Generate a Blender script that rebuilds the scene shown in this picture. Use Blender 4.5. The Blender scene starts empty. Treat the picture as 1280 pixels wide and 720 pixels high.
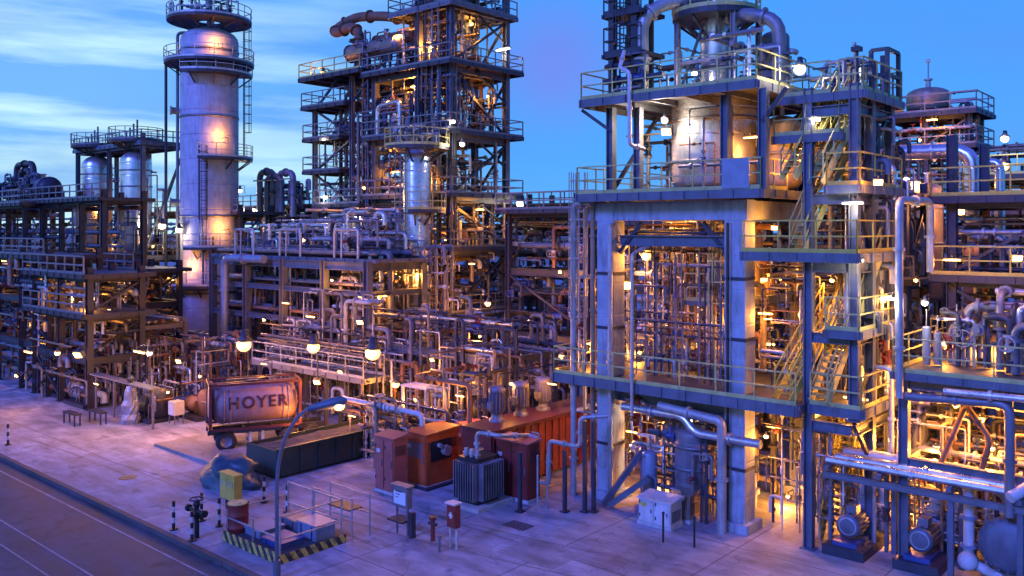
import bpy, math, random
from mathutils import Vector, Matrix
R = math.radians
scn = bpy.context.scene
COL = scn.collection
# ---------------------------------------------------------------- camera
CAMZ = 11.0
F = 1085.0                       # focal length in pixels of a 1280 wide picture
cd = bpy.data.cameras.new('camera'); cam = bpy.data.objects.new('camera', cd); COL.objects.link(cam)
cam.location = (0, 0, CAMZ); cam.rotation_euler = (R(90), 0, 0)
cd.sensor_width = 36; cd.lens = 36 * F / 1280; cd.shift_y = -75 / 1280
cd.clip_start = .1; cd.clip_end = 4000
scn.camera = cam
# ---------------------------------------------------------------- sky
world = bpy.data.worlds.new('World'); scn.world = world; world.use_nodes = True
SUN_EL, SUN_ROT = 30, 215
def build_sky():
    nt = world.node_tree; N = nt.nodes; L = nt.links; N.clear()
    out = N.new('ShaderNodeOutputWorld'); bg = N.new('ShaderNodeBackground')
    tc = N.new('ShaderNodeTexCoord'); sep = N.new('ShaderNodeSeparateXYZ'); L.new(tc.outputs['Generated'], sep.inputs[0])
    # dusk bands by elevation
    rp = N.new('ShaderNodeValToRGB'); L.new(sep.outputs['Z'], rp.inputs[0])
    e = rp.color_ramp.elements
    e[0].position = 0.0; e[0].color = (.09, .42, 1.0, 1)
    e[1].position = 1.0; e[1].color = (.07, .10, .80, 1)
    for p, c in ((.08, (.06, .37, 1.0, 1)), (.2, (.055, .34, .99, 1)), (.34, (.06, .34, 1.0, 1)), (.55, (.07, .10, .80, 1))):
        k = e.new(p); k.color = c
    # pale afterglow toward the west (left)
    wx = N.new('ShaderNodeMapRange'); L.new(sep.outputs['X'], wx.inputs[0])
    wx.inputs['From Min'].default_value = .0; wx.inputs['From Max'].default_value = -.42
    zz = N.new('ShaderNodeMapRange'); L.new(sep.outputs['Z'], zz.inputs[0])
    zz.inputs['From Min'].default_value = .5; zz.inputs['From Max'].default_value = .0
    mp = N.new('ShaderNodeMapping'); L.new(tc.outputs['Generated'], mp.inputs[0])
    mp.inputs['Scale'].default_value = (2.0, 2.0, 19); mp.inputs['Rotation'].default_value = (0, R(9), 0)
    nz = N.new('ShaderNodeTexNoise'); L.new(mp.outputs[0], nz.inputs['Vector'])
    nz.inputs['Scale'].default_value = 1.6; nz.inputs['Detail'].default_value = 7; nz.inputs['Roughness'].default_value = .55
    nr = N.new('ShaderNodeMapRange'); L.new(nz.outputs[0], nr.inputs[0])
    nr.inputs['From Min'].default_value = .40; nr.inputs['From Max'].default_value = .62
    m1 = N.new('ShaderNodeMath'); m1.operation = 'MULTIPLY'; L.new(wx.outputs[0], m1.inputs[0]); L.new(zz.outputs[0], m1.inputs[1])
    ad = N.new('ShaderNodeMath'); ad.operation = 'MULTIPLY_ADD'; L.new(nr.outputs[0], ad.inputs[0]); ad.inputs[1].default_value = 1.25; ad.inputs[2].default_value = .32
    m2 = N.new('ShaderNodeMath'); m2.operation = 'MULTIPLY'; m2.use_clamp = True; L.new(m1.outputs[0], m2.inputs[0]); L.new(ad.outputs[0], m2.inputs[1])
    mx = N.new('ShaderNodeMix'); mx.data_type = 'RGBA'; L.new(m2.outputs[0], mx.inputs['Factor']); L.new(rp.outputs[0], mx.inputs['A'])
    mx.inputs['B'].default_value = (.58, .92, 1.0, 1)
    # violet cloud veil
    n2 = N.new('ShaderNodeTexNoise'); mp2 = N.new('ShaderNodeMapping'); L.new(tc.outputs['Generated'], mp2.inputs[0])
    mp2.inputs['Scale'].default_value = (1.5, 1.5, 6); mp2.inputs['Rotation'].default_value = (0, R(-16), 0); mp2.inputs['Location'].default_value = (.35, 0, .2)
    L.new(mp2.outputs[0], n2.inputs['Vector']); n2.inputs['Scale'].default_value = 1.9; n2.inputs['Detail'].default_value = 5
    r2 = N.new('ShaderNodeMapRange'); L.new(n2.outputs[0], r2.inputs[0]); r2.inputs['From Min'].default_value = .5; r2.inputs['From Max'].default_value = .72
    r2.inputs['To Max'].default_value = .4
    m4 = N.new('ShaderNodeMix'); m4.data_type = 'RGBA'; L.new(r2.outputs[0], m4.inputs['Factor']); L.new(mx.outputs['Result'], m4.inputs['A'])
    m4.inputs['B'].default_value = (.10, .27, .80, 1)
    # bank of violet cloud standing a little right of straight ahead
    vd = N.new('ShaderNodeVectorMath'); vd.operation = 'DISTANCE'; L.new(tc.outputs['Generated'], vd.inputs[0])
    vd.inputs[1].default_value = Vector((.05, 1, .19)).normalized()
    vr = N.new('ShaderNodeMapRange'); vr.interpolation_type = 'SMOOTHSTEP'; L.new(vd.outputs['Value'], vr.inputs[0])
    vr.inputs['From Min'].default_value = .11; vr.inputs['From Max'].default_value = 0; vr.inputs['To Max'].default_value = .6
    m5 = N.new('ShaderNodeMix'); m5.data_type = 'RGBA'; L.new(vr.outputs[0], m5.inputs['Factor']); L.new(m4.outputs['Result'], m5.inputs['A'])
    m5.inputs['B'].default_value = (.21, .20, .82, 1)
    # physical sky adds a little of its own
    sk = N.new('ShaderNodeTexSky'); sk.sky_type = 'NISHITA'; sk.sun_disc = False; sk.sun_elevation = R(SUN_EL); sk.sun_rotation = R(SUN_ROT)
    sm = N.new('ShaderNodeVectorMath'); sm.operation = 'SCALE'; L.new(sk.outputs[0], sm.inputs[0]); sm.inputs['Scale'].default_value = .006
    av = N.new('ShaderNodeVectorMath'); av.operation = 'ADD'; L.new(m5.outputs['Result'], av.inputs[0]); L.new(sm.outputs[0], av.inputs[1])
    L.new(av.outputs[0], bg.inputs['Color']); bg.inputs['Strength'].default_value = 1.0
    L.new(bg.outputs[0], out.inputs[0])
build_sky()
sd = bpy.data.lights.new('sun', 'SUN'); so = bpy.data.objects.new('sun', sd); COL.objects.link(so)
sd.energy = 4.2; sd.angle = R(16); sd.color = (.10, .155, 1.0)
so.rotation_euler = (R(90 - SUN_EL), 0, R(-38)); so.location = (0, -20, 60)
scn.view_settings.view_transform = 'Standard'; scn.view_settings.look = 'None'
scn.view_settings.exposure = 0; scn.view_settings.gamma = 1; scn.view_settings.use_curve_mapping = False
scn.cycles.use_denoising = True; scn.cycles.max_bounces = 5; scn.cycles.diffuse_bounces = 2; scn.cycles.glossy_bounces = 3
scn.cycles.sample_clamp_indirect = 4; scn.cycles.caustics_reflective = False; scn.cycles.caustics_refractive = False
scn.cycles.use_light_tree = True
# ---------------------------------------------------------------- plant grid: u runs along the road, v away from it
TH = math.atan2(-.6585, .7526); CU, SU = math.cos(TH), math.sin(TH)
def W(u, v, z=0): return Vector((CU * u - SU * v, SU * u + CU * v, z))
def dep(u, v): return SU * u + CU * v
def uof(px, v):
    k = (px - 640) / F; return v * (k * CU + SU) / (CU - k * SU)
def vof(px, u):
    k = (px - 640) / F; return u * (CU - k * SU) / (k * CU + SU)
def zof(py, u, v): return CAMZ + (285 - py) * dep(u, v) / F
def G(px, py):
    Y = F * CAMZ / (py - 285); X = (px - 640) * Y / F
    return (CU * X + SU * Y, -SU * X + CU * Y)
def PD(px, Y):
    X = (px - 640) * Y / F; return (CU * X + SU * Y, -SU * X + CU * Y)
# ---------------------------------------------------------------- materials
MATS = {}
def mat(name, col, rough=.5, metal=0, var=.25, dirt=0, dirtcol=(.05, .035, .025), bump=0, scale=1.5, seams=0, emit=None, estr=0):
    m = bpy.data.materials.new(name); m.use_nodes = True; MATS[name] = m
    nt = m.node_tree; N = nt.nodes; L = nt.links; b = N['Principled BSDF']
    geo = N.new('ShaderNodeNewGeometry')
    n = N.new('ShaderNodeTexNoise'); n.inputs['Scale'].default_value = scale; n.inputs['Detail'].default_value = 5; n.inputs['Roughness'].default_value = .6
    L.new(geo.outputs['Position'], n.inputs['Vector'])
    r = N.new('ShaderNodeValToRGB'); L.new(n.outputs[0], r.inputs[0])
    r.color_ramp.elements[0].position = .3; r.color_ramp.elements[1].position = .7
    r.color_ramp.elements[0].color = (*[c * (1 - var) for c in col], 1); r.color_ramp.elements[1].color = (*[min(1, c * (1 + var * .8)) for c in col], 1)
    last = r.outputs[0]
    if dirt:
        mp = N.new('ShaderNodeMapping'); mp.inputs['Scale'].default_value = (3.5, 3.5, .55); L.new(geo.outputs['Position'], mp.inputs[0])
        n2 = N.new('ShaderNodeTexNoise'); n2.inputs['Scale'].default_value = 1.2; n2.inputs['Detail'].default_value = 6; n2.inputs['Roughness'].default_value = .7
        L.new(mp.outputs[0], n2.inputs['Vector'])
        mr = N.new('ShaderNodeMapRange'); mr.inputs['From Min'].default_value = .5; mr.inputs['From Max'].default_value = .68; mr.inputs['To Max'].default_value = dirt
        L.new(n2.outputs[0], mr.inputs[0])
        mx = N.new('ShaderNodeMix'); mx.data_type = 'RGBA'; L.new(mr.outputs[0], mx.inputs['Factor']); L.new(last, mx.inputs['A']); mx.inputs['B'].default_value = (*dirtcol, 1)
        last = mx.outputs['Result']
    L.new(last, b.inputs['Base Color'])
    b.inputs['Metallic'].default_value = metal
    rr = N.new('ShaderNodeMapRange'); rr.inputs['To Min'].default_value = max(.05, rough - .12); rr.inputs['To Max'].default_value = min(1, rough + .15)
    L.new(n.outputs[0], rr.inputs[0]); L.new(rr.outputs[0], b.inputs['Roughness'])
    hs = None
    if seams:
        sx = N.new('ShaderNodeSeparateXYZ'); L.new(geo.outputs['Position'], sx.inputs[0])
        mm = N.new('ShaderNodeMath'); mm.operation = 'PINGPONG'; mm.inputs[1].default_value = seams / 2; L.new(sx.outputs['Z'], mm.inputs[0])
        m3 = N.new('ShaderNodeMapRange'); m3.inputs['From Max'].default_value = .05; L.new(mm.outputs[0], m3.inputs[0]); hs = m3.outputs[0]
    if bump or seams:
        bp = N.new('ShaderNodeBump'); bp.inputs['Strength'].default_value = bump or .5; bp.inputs['Distance'].default_value = .04
        L.new(hs if hs is not None else n.outputs[0], bp.inputs['Height']); L.new(bp.outputs[0], b.inputs['Normal'])
    if emit:
        b.inputs['Emission Color'].default_value = (*emit, 1); b.inputs['Emission Strength'].default_value = estr
        lw = N.new('ShaderNodeLayerWeight'); lw.inputs[0].default_value = .5
        mr = N.new('ShaderNodeMapRange'); L.new(lw.outputs['Facing'], mr.inputs[0]); mr.inputs['To Min'].default_value = estr; mr.inputs['To Max'].default_value = estr * .3
        L.new(mr.outputs[0], b.inputs['Emission Strength'])
        m.cycles.emission_sampling = 'NONE'
    return m
mat('steel_blue', (.105, .12, .16), .5, .15, .25, .45, (.07, .045, .035))
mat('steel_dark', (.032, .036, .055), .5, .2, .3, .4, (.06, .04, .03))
mat('steel_grey', (.17, .17, .20), .45, .3, .2, .35, (.12, .08, .05))
mat('galv', (.36, .36, .37), .45, .4, .3, .45, (.2, .15, .12))
mat('clad', (.62, .62, .65), .28, .8, .22, .4, (.3, .25, .22), bump=.35, seams=1.05)
mat('paint_white', (.50, .48, .48), .5, 0, .2, .5, (.30, .24, .20))
mat('shell_grey', (.36, .36, .43), .5, 0, .2, .6, (.16, .14, .15), bump=.8, seams=2.1)
mat('shell_dark', (.16, .15, .18), .5, .2, .3, .4, bump=.2, seams=1.4)
mat('rust', (.20, .10, .055), .75, .1, .4, .4)
mat('lagging', (.26, .20, .15), .5, .4, .3, .4)
mat('yellow', (.52, .40, .06), .5, 0, .2, .3, (.15, .11, .05))
mat('yellow_grey', (.42, .40, .15), .5, .1, .25, .35, (.12, .09, .05))
mat('rail_grey', (.42, .42, .46), .45, .4, .2, .25)
mat('red', (.17, .02, .016), .55, 0, .35, .55, (.10, .03, .02))
mat('red_pale', (.33, .085, .07), .6, 0, .3, .6, (.22, .07, .05))
mat('orange', (.42, .08, .018), .55, 0, .3, .55, (.2, .06, .02))
mat('black', (.02, .02, .024), .45, .2, .3)
mat('rubber', (.02, .02, .02), .8, 0, .2)
mat('blue', (.03, .06, .20), .4, 0, .2, .3, (.05, .05, .08))
mat('blue_pale', (.20, .24, .34), .4, .2, .2, .35, (.1, .1, .12))
mat('tarp', (.03, .07, .09), .4, 0, .45, .4, bump=.9, scale=3)
mat('green_dark', (.022, .045, .04), .5, 0, .3, .5, (.05, .04, .03))
mat('concrete', (.42, .40, .40), .8, 0, .15, .45, (.2, .17, .16), bump=.12)
mat('gravel', (.07, .06, .05), .9, 0, .5, bump=.8, scale=14)
mat('grating', (.06, .065, .08), .6, .3, .3, .3)
mat('pink', (.30, .19, .21), .45, 0, .22, .55, (.28, .12, .1))
mat('frame_red', (.09, .018, .022), .5, 0, .2, .3)
mat('letter', (.07, .012, .018), .5, 0, .1)
mat('screen', (.5, .6, .7), .2, 0, .05)
def hazard():
    m = bpy.data.materials.new('hazard'); m.use_nodes = True; MATS['hazard'] = m
    nt = m.node_tree; N = nt.nodes; L = nt.links; b = N['Principled BSDF']; tc = N.new('ShaderNodeTexCoord')
    d = N.new('ShaderNodeVectorMath'); d.operation = 'DOT_PRODUCT'; L.new(tc.outputs['Object'], d.inputs[0]); d.inputs[1].default_value = (2.5, 2.5, 1.6)
    f = N.new('ShaderNodeMath'); f.operation = 'FRACT'; L.new(d.outputs['Value'], f.inputs[0])
    g = N.new('ShaderNodeMath'); g.operation = 'GREATER_THAN'; L.new(f.outputs[0], g.inputs[0]); g.inputs[1].default_value = .5
    n = N.new('ShaderNodeTexNoise'); n.inputs['Scale'].default_value = 7; n.inputs['Detail'].default_value = 5; L.new(tc.outputs['Object'], n.inputs['Vector'])
    r = N.new('ShaderNodeMapRange'); r.inputs['From Min'].default_value = .5; r.inputs['From Max'].default_value = .62; r.inputs['To Max'].default_value = .7; L.new(n.outputs[0], r.inputs[0])
    mx = N.new('ShaderNodeMix'); mx.data_type = 'RGBA'; L.new(g.outputs[0], mx.inputs['Factor']); mx.inputs['A'].default_value = (.02, .02, .02, 1); mx.inputs['B'].default_value = (.5, .38, .07, 1)
    m2 = N.new('ShaderNodeMix'); m2.data_type = 'RGBA'; L.new(r.outputs[0], m2.inputs['Factor']); L.new(mx.outputs['Result'], m2.inputs['A']); m2.inputs['B'].default_value = (.09, .07, .06, 1)
    L.new(m2.outputs['Result'], b.inputs['Base Color']); b.inputs['Roughness'].default_value = .7
hazard()
WARM = (1.0, .35, .045)
mat('concrete_blue', (.29, .33, .38), .7, 0, .22, .6, (.11, .09, .09), bump=.3, seams=1.25)
mat('line_paint', (.30, .28, .27), .8, 0, .4)
mat('bulb', (.9, .8, .6), .3, 0, 0, emit=(1, .60, .20), estr=3.2)
mat('bulb_white', (.9, .9, .9), .3, 0, 0, emit=(1, .86, .66), estr=2.6)
# ---------------------------------------------------------------- mesh collecting
class MB:
    def __init__(s, rot=None, about=None):
        s.v = []; s.f = []; s.s = []; s.rot = rot; s.ab = about
    def add(s, vs, fs, sm=False):
        o = len(s.v); s.v += [Vector(p) for p in vs]; s.f += [tuple(i + o for i in f) for f in fs]; s.s += [sm] * len(fs); return s
    def box(s, x0, x1, y0, y1, z0, z1):
        return s.add([(x0,y0,z0),(x1,y0,z0),(x1,y1,z0),(x0,y1,z0),(x0,y0,z1),(x1,y0,z1),(x1,y1,z1),(x0,y1,z1)],
                     [(0,3,2,1),(4,5,6,7),(0,1,5,4),(1,2,6,5),(2,3,7,6),(3,0,4,7)])
    def bar(s, p, q, w, h=None, up=(0, 0, 1)):
        p = Vector(p); q = Vector(q); h = h or w; d = (q - p)
        if d.length < 1e-5: return s
        d.normalize(); up = Vector(up)
        if abs(d.dot(up)) > .95: up = Vector((1, 0, 0))
        a = d.cross(up).normalized(); b = a.cross(d)
        vs = [e + a * i * w / 2 + b * j * h / 2 for e in (p, q) for i, j in ((-1,-1),(1,-1),(1,1),(-1,1))]
        return s.add(vs, [(0,1,2,3),(7,6,5,4),(0,4,5,1),(1,5,6,2),(2,6,7,3),(3,7,4,0)])
    def ibeam(s, p, q, w, h, t=None, up=(0, 0, 1)):
        p = Vector(p); q = Vector(q); d = (q - p).normalized(); up = Vector(up); t = t or min(w, h) * .14
        if abs(d.dot(up)) > .95: up = Vector((0, 1, 0))
        a = d.cross(up).normalized(); b = a.cross(d)
        prof = [(-w/2,-h/2),(w/2,-h/2),(w/2,-h/2+t),(t/2,-h/2+t),(t/2,h/2-t),(w/2,h/2-t),(w/2,h/2),(-w/2,h/2),(-w/2,h/2-t),(-t/2,h/2-t),(-t/2,-h/2+t),(-w/2,-h/2+t)]
        vs = [e + a * x + b * y for e in (p, q) for x, y in prof]; n = 12
        return s.add(vs, [(i, (i+1) % n, n + (i+1) % n, n + i) for i in range(n)] + [(11,10,3,2,1,0),(9,8,7,6,5,4),(10,9,4,3)] + [tuple(n+i for i in f) for f in ((0,1,2,3,10,11),(4,5,6,7,8,9),(3,4,9,10))])
    def tube(s, pts, r, n=10, bend=None, caps=True):
        P = [Vector(p) for p in pts]; bend = r * 2.6 if bend is None else bend
        if len(P) > 2 and bend:
            Q = [P[0]]
            for i in range(1, len(P) - 1):
                a = P[i-1] - P[i]; c = P[i+1] - P[i]; la, lc = a.length, c.length
                if la < 1e-6 or lc < 1e-6: continue
                a.normalize(); c.normalize()
                if a.dot(c) < -.999: Q.append(P[i]); continue
                d = min(bend, la * .48, lc * .48); s0 = P[i] + a * d; e0 = P[i] + c * d
                for k in range(5):
                    t = k / 4; Q.append(s0 * (1-t)**2 + P[i] * 2*t*(1-t) + e0 * t*t)
            Q.append(P[-1]); P = Q
        rings = []; t0 = (P[1] - P[0]).normalized()
        nn = t0.orthogonal().normalized()
        for i, p in enumerate(P):
            if i == 0: t = t0
            elif i == len(P) - 1: t = (P[i] - P[i-1]).normalized()
            else: t = ((P[i] - P[i-1]).normalized() + (P[i+1] - P[i]).normalized()).normalized()
            nn = (nn - t * nn.dot(t)).normalized(); bb = t.cross(nn)
            rings.append([p + (nn * math.cos(2*math.pi*k/n) + bb * math.sin(2*math.pi*k/n)) * r for k in range(n)])
        vs = [p for g in rings for p in g]; fs = []
        for i in range(len(rings) - 1):
            for k in range(n): fs.append((i*n+k, i*n+(k+1)%n, (i+1)*n+(k+1)%n, (i+1)*n+k))
        s.add(vs, fs, True)
        if caps: s.add(rings[0], [tuple(reversed(range(n)))]); s.add(rings[-1], [tuple(range(n))])
        return s
    def cyl(s, p, q, r, n=14, r2=None):
        p = Vector(p); q = Vector(q); t = (q - p).normalized(); a = t.orthogonal().normalized(); b = t.cross(a); r2 = r if r2 is None else r2
        A = [p + (a*math.cos(2*math.pi*k/n) + b*math.sin(2*math.pi*k/n)) * r for k in range(n)]
        B = [q + (a*math.cos(2*math.pi*k/n) + b*math.sin(2*math.pi*k/n)) * r2 for k in range(n)]
        s.add(A + B, [(k, (k+1)%n, n+(k+1)%n, n+k) for k in range(n)], True)
        s.add(A, [tuple(reversed(range(n)))]); s.add(B, [tuple(range(n))]); return s
    def lathe(s, c, prof, n=32, axis=(0, 0, 1)):
        c = Vector(c); t = Vector(axis).normalized(); a = t.orthogonal().normalized(); b = t.cross(a)
        vs = [c + t * z + (a*math.cos(2*math.pi*k/n) + b*math.sin(2*math.pi*k/n)) * max(r, .0005) for r, z in prof for k in range(n)]
        fs = [(i*n+k, i*n+(k+1)%n, (i+1)*n+(k+1)%n, (i+1)*n+k) for i in range(len(prof)-1) for k in range(n)]
        s.add(vs, fs, True); return s
    def ring(s, c, r, t, n=20, axis=(0, 0, 1), m=6, arc=(0, 360)):
        c = Vector(c); ax = Vector(axis).normalized(); a = ax.orthogonal().normalized(); b = ax.cross(a)
        if abs(ax.z) > .9: a, b = Vector((1, 0, 0)), Vector((0, 1, 0))
        full = arc[1] - arc[0] >= 360; k = n if full else n + 1
        pts = [c + (a*math.cos(R(arc[0] + (arc[1]-arc[0])*i/n)) + b*math.sin(R(arc[0] + (arc[1]-arc[0])*i/n))) * r for i in range(k)]
        if full: pts.append(pts[0])
        return s.tube(pts, t, m, bend=0, caps=not full)
    def ball(s, c, r, n=12, sz=1):
        return s.lathe(c, [(r*math.sin(math.pi*i/8), -r*sz*math.cos(math.pi*i/8)) for i in range(9)], n)
    def rail(s, pts, z, h=1.1, r=.026, sp=1.4, toe=True, closed=False):
        P = [Vector((p[0], p[1], z)) for p in pts]
        if closed: P.append(P[0])
        for a, b in zip(P, P[1:]):
            L = (b - a).length; k = max(1, round(L / sp))
            for i in range(k + 1):
                p = a.lerp(b, i / k); s.bar(p, p + Vector((0, 0, h)), r * 1.7)
            for hh in (h, h * .52): s.bar(a + Vector((0, 0, hh)), b + Vector((0, 0, hh)), r * 1.9)
            if toe: s.bar(a + Vector((0, 0, .09)), b + Vector((0, 0, .09)), .015, .14)
        return s
    def ladder(s, p, z0, z1, side=(1, 0), w=.45, cage=True, out=(0, -1)):
        p = Vector((p[0], p[1], 0)); sd = Vector((side[0], side[1], 0)) * w / 2; od = Vector((out[0], out[1], 0))
        for k in (-1, 1): s.bar(p + sd*k + Vector((0,0,z0)), p + sd*k + Vector((0,0,z1+.9)), .055)
        z = z0 + .3
        while z < z1: s.bar(p - sd + Vector((0,0,z)), p + sd + Vector((0,0,z)), .03); z += .3
        if cage and z1 - z0 > 3:
            z = z0 + 2.3; sn = sd.normalized()
            ring = [sn * (-.36*math.cos(R(a))) + od * (.62*math.sin(R(a))) for a in (0, 45, 90, 135, 180)]
            while z < z1 + .9:
                for a, b in zip(ring, ring[1:]): s.bar(p + a + Vector((0,0,z)), p + b + Vector((0,0,z)), .045)
                z += .8
            for a in ring[:]: s.bar(p + a + Vector((0,0,z0+2.3)), p + a + Vector((0,0,z1+.9)), .03)
        return s
    def stairs(s, a, b, w=.8, tr=True, handr=True):
        # flight from a (low) to b (high), both (u,v,z)
        a = Vector(a); b = Vector(b); d = Vector((b.x-a.x, b.y-a.y, 0)); side = Vector((-d.y, d.x, 0)).normalized() * w / 2
        for k in (-1, 1): s.bar(a + side*k, b + side*k, .05, .24)
        n = max(3, int((b.z - a.z) / .22))
        for i in range(1, n + 1):
            p = a.lerp(b, i / (n + 1)); dd = d.normalized() * .12
            s.add([p - side - dd, p + side - dd, p + side + dd, p - side + dd] + [q + Vector((0,0,.035)) for q in (p - side - dd, p + side - dd, p + side + dd, p - side + dd)],
                  [(0,3,2,1),(4,5,6,7),(0,1,5,4),(1,2,6,5),(2,3,7,6),(3,0,4,7)])
        if handr:
            for k in (-1, 1):
                for h in (1.0, .5): s.bar(a + side*k + Vector((0,0,h)), b + side*k + Vector((0,0,h)), .05)
                for i in range(5):
                    p = a.lerp(b, i/4) + side*k; s.bar(p, p + Vector((0,0,1)), .045)
        return s
    def build(s, name, m, parent=None, origin=None):
        me = bpy.data.meshes.new(name); o = bpy.data.objects.new(name, me); COL.objects.link(o)
        if s.rot is not None:
            c, sn = math.cos(s.rot), math.sin(s.rot)
            s.v = [Vector((s.ab[0] + c*p.x - sn*p.y, s.ab[1] + sn*p.x + c*p.y, p.z)) for p in s.v]
        if parent is not None:
            og = ORG[root(parent)]; o.parent = parent
            s.v = [p - og for p in s.v]
        else:
            og = Vector(origin) if origin else Vector((sum(p.x for p in s.v)/len(s.v), sum(p.y for p in s.v)/len(s.v), min(p.z for p in s.v)))
            ORG[o.name] = og; s.v = [p - og for p in s.v]
            o.location = W(og.x, og.y, og.z); o.rotation_euler = (0, 0, TH)
        me.from_pydata(s.v, [], s.f)
        me.polygons.foreach_set('use_smooth', s.s)
        me.materials.append(MATS[m]); me.update()
        return o
ORG = {}
def root(o):
    while o.parent is not None: o = o.parent
    return o.name
def tag(o, label, cat, group=None, kind=None):
    if label: o['label'] = label
    if cat: o['category'] = cat
    if group: o['group'] = group
    if kind: o['kind'] = kind
    return o
def thing(name, label, cat, u, v, z=0, group=None):
    o = bpy.data.objects.new(name, None); COL.objects.link(o); o.empty_display_size = .3
    ORG[o.name] = Vector((u, v, z)); o.location = W(u, v, z); o.rotation_euler = (0, 0, TH)
    return tag(o, label, cat, group)
def clone(o, u, v, z, label, rz=0, group=None):
    c = o.copy(); COL.objects.link(c); c.location = W(u, v, z); c.rotation_euler = (0, 0, TH + rz); c['label'] = label
    ORG[c.name] = Vector((u, v, z))
    if group: c['group'] = group
    for ch in o.children:
        d = ch.copy(); COL.objects.link(d); d.parent = c
        for g in ch.children:
            e = g.copy(); COL.objects.link(e); e.parent = d
    return c
# ================================================================ builders
def deck(T, u0, u1, v0, v1, z, rails='', rm='yellow_grey', em='steel_blue', dm='grating', eh=.26, r=.026, gaps=()):
    MB().box(u0, u1, v0, v1, z - .05, z).build('deck', dm, T)
    b = MB()
    b.box(u0 - .03, u1 + .03, v0 - .06, v0 - .003, z - eh, z + .02).box(u0 - .03, u1 + .03, v1 + .003, v1 + .06, z - eh, z + .02)
    b.box(u1 + .033, u1 + .08, v0 - .06, v1 + .06, z - eh, z + .02).box(u0 - .08, u0 - .033, v0 - .06, v1 + .06, z - eh, z + .02)
    n = max(1, int((u1 - u0) / 1.5))
    for i in range(1, n): b.box(u0 + (u1-u0)*i/n - .04, u0 + (u1-u0)*i/n + .04, v0 + .003, v1 - .003, z - eh + .03, z - .053)
    k = int((u1 - u0) / .95)
    for i in range(k + 1):          # stiffener ribs and corner gussets on the outer faces
        x = u0 + .02 + (u1 - u0 - .04) * i / max(1, k); b.box(x - .02, x + .02, v0 - .115, v0 - .063, z - eh + .02, z)
    k = int((v1 - v0) / .95)
    for i in range(k + 1):
        y = v0 + .02 + (v1 - v0 - .04) * i / max(1, k); b.box(u1 + .083, u1 + .13, y - .02, y + .02, z - eh + .02, z)
    b.build('deck_edge', em, T)
    seg = {'S': [(u0, v0), (u1, v0)], 'E': [(u1, v0), (u1, v1)], 'N': [(u1, v1), (u0, v1)], 'W': [(u0, v1), (u0, v0)]}
    for s in rails: MB().rail(seg[s], z, r=r).build('railing', rm, T)
def cols(T, us, vs, z0, z1, w, m='steel_blue', conc=False):
    for u in us:
        for v in vs:
            b = MB()
            if conc: b.box(u - w/2, u + w/2, v - w/2, v + w/2, z0, z1)
            else:
                b.ibeam((u, v, z0), (u, v, z1), w, w, t=w*.12, up=(1, 0, 0)).box(u - w*.8, u + w*.8, v - w*.8, v + w*.8, z0, z0 + .06)
            b.build('column', m, T)
def beams(T, us, vs, z, w, h, m='steel_blue'):
    for v in vs:
        for a, b in zip(us, us[1:]): MB().ibeam((a + w/2, v, z - h/2 - .06), (b - w/2, v, z - h/2 - .06), w, h).build('beam', m, T)
    for u in us:
        for a, b in zip(vs, vs[1:]): MB().ibeam((u, a + w/2, z - h/2 - .06), (u, b - w/2, z - h/2 - .06), w, h).build('beam', m, T)
def braces(T, segs, w=.14, m='steel_blue'):
    for a, b in segs: MB().bar(a, b, w).build('brace', m, T)
def tower(name, label, cat, us, vs, levels, z1, cw=.35, bw=.25, bh=.4, z0=0, cm='steel_blue', rm='yellow_grey', rails='SEWN', ov=.6, skip=(), seed=1, br=2, rr=.03, group=None):
    rnd = random.Random(seed)
    T = thing(name, label, cat, (us[0]+us[-1])/2, (vs[0]+vs[-1])/2, z0, group)
    cols(T, us, vs, z0, z1, cw, cm)
    for i, z in enumerate(levels):
        beams(T, us, vs, z, bw, bh, cm)
        if i not in skip: deck(T, us[0] - ov, us[-1] + ov, vs[0] - ov, vs[-1] + ov, z, rails, rm, cm, r=rr)
    zz = [z0] + list(levels)
    seg = []
    for a, b in zip(zz, zz[1:]):
        for _ in range(br):
            if rnd.random() < .5:
                i = rnd.randrange(len(us) - 1); v = rnd.choice(vs)
                e = [(us[i], v, a + .1), (us[i+1], v, b - .5)]
                if rnd.random() < .5: e = [(us[i+1], v, a + .1), (us[i], v, b - .5)]
            else:
                i = rnd.randrange(len(vs) - 1); u = rnd.choice(us)
                e = [(u, vs[i], a + .1), (u, vs[i+1], b - .5)]
            seg.append(e)
    braces(T, seg, .13, cm)
    return T
def valve(T, p, r, rnd, axis='z', m=None):
    p = Vector(p); b = MB(); m = m or rnd.choice(['steel_dark', 'red', 'blue', 'steel_grey', 'galv'])
    ax = Vector((0, 0, 1)) if axis == 'z' else Vector((1, 0, 0))
    o = Vector((0, -1, 0)) if axis == 'z' else Vector((0, 0, 1))
    b.cyl(p - ax*r*2.2, p - ax*r*1.8, r*1.9, 10).cyl(p + ax*r*1.8, p + ax*r*2.2, r*1.9, 10)
    b.cyl(p - ax*r*1.8, p, r*1.5, 10, r*1.1).cyl(p, p + ax*r*1.8, r*1.1, 10, r*1.5)
    b.cyl(p, p + o*r*4.2, r*.5, 8).ring(p + o*r*4.2, r*2.0, r*.22, 12, o, 5)
    b.bar(p + o*r*4.2 - ax*r*2, p + o*r*4.2 + ax*r*2, r*.25)
    b.build('valve', m, T)
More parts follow.
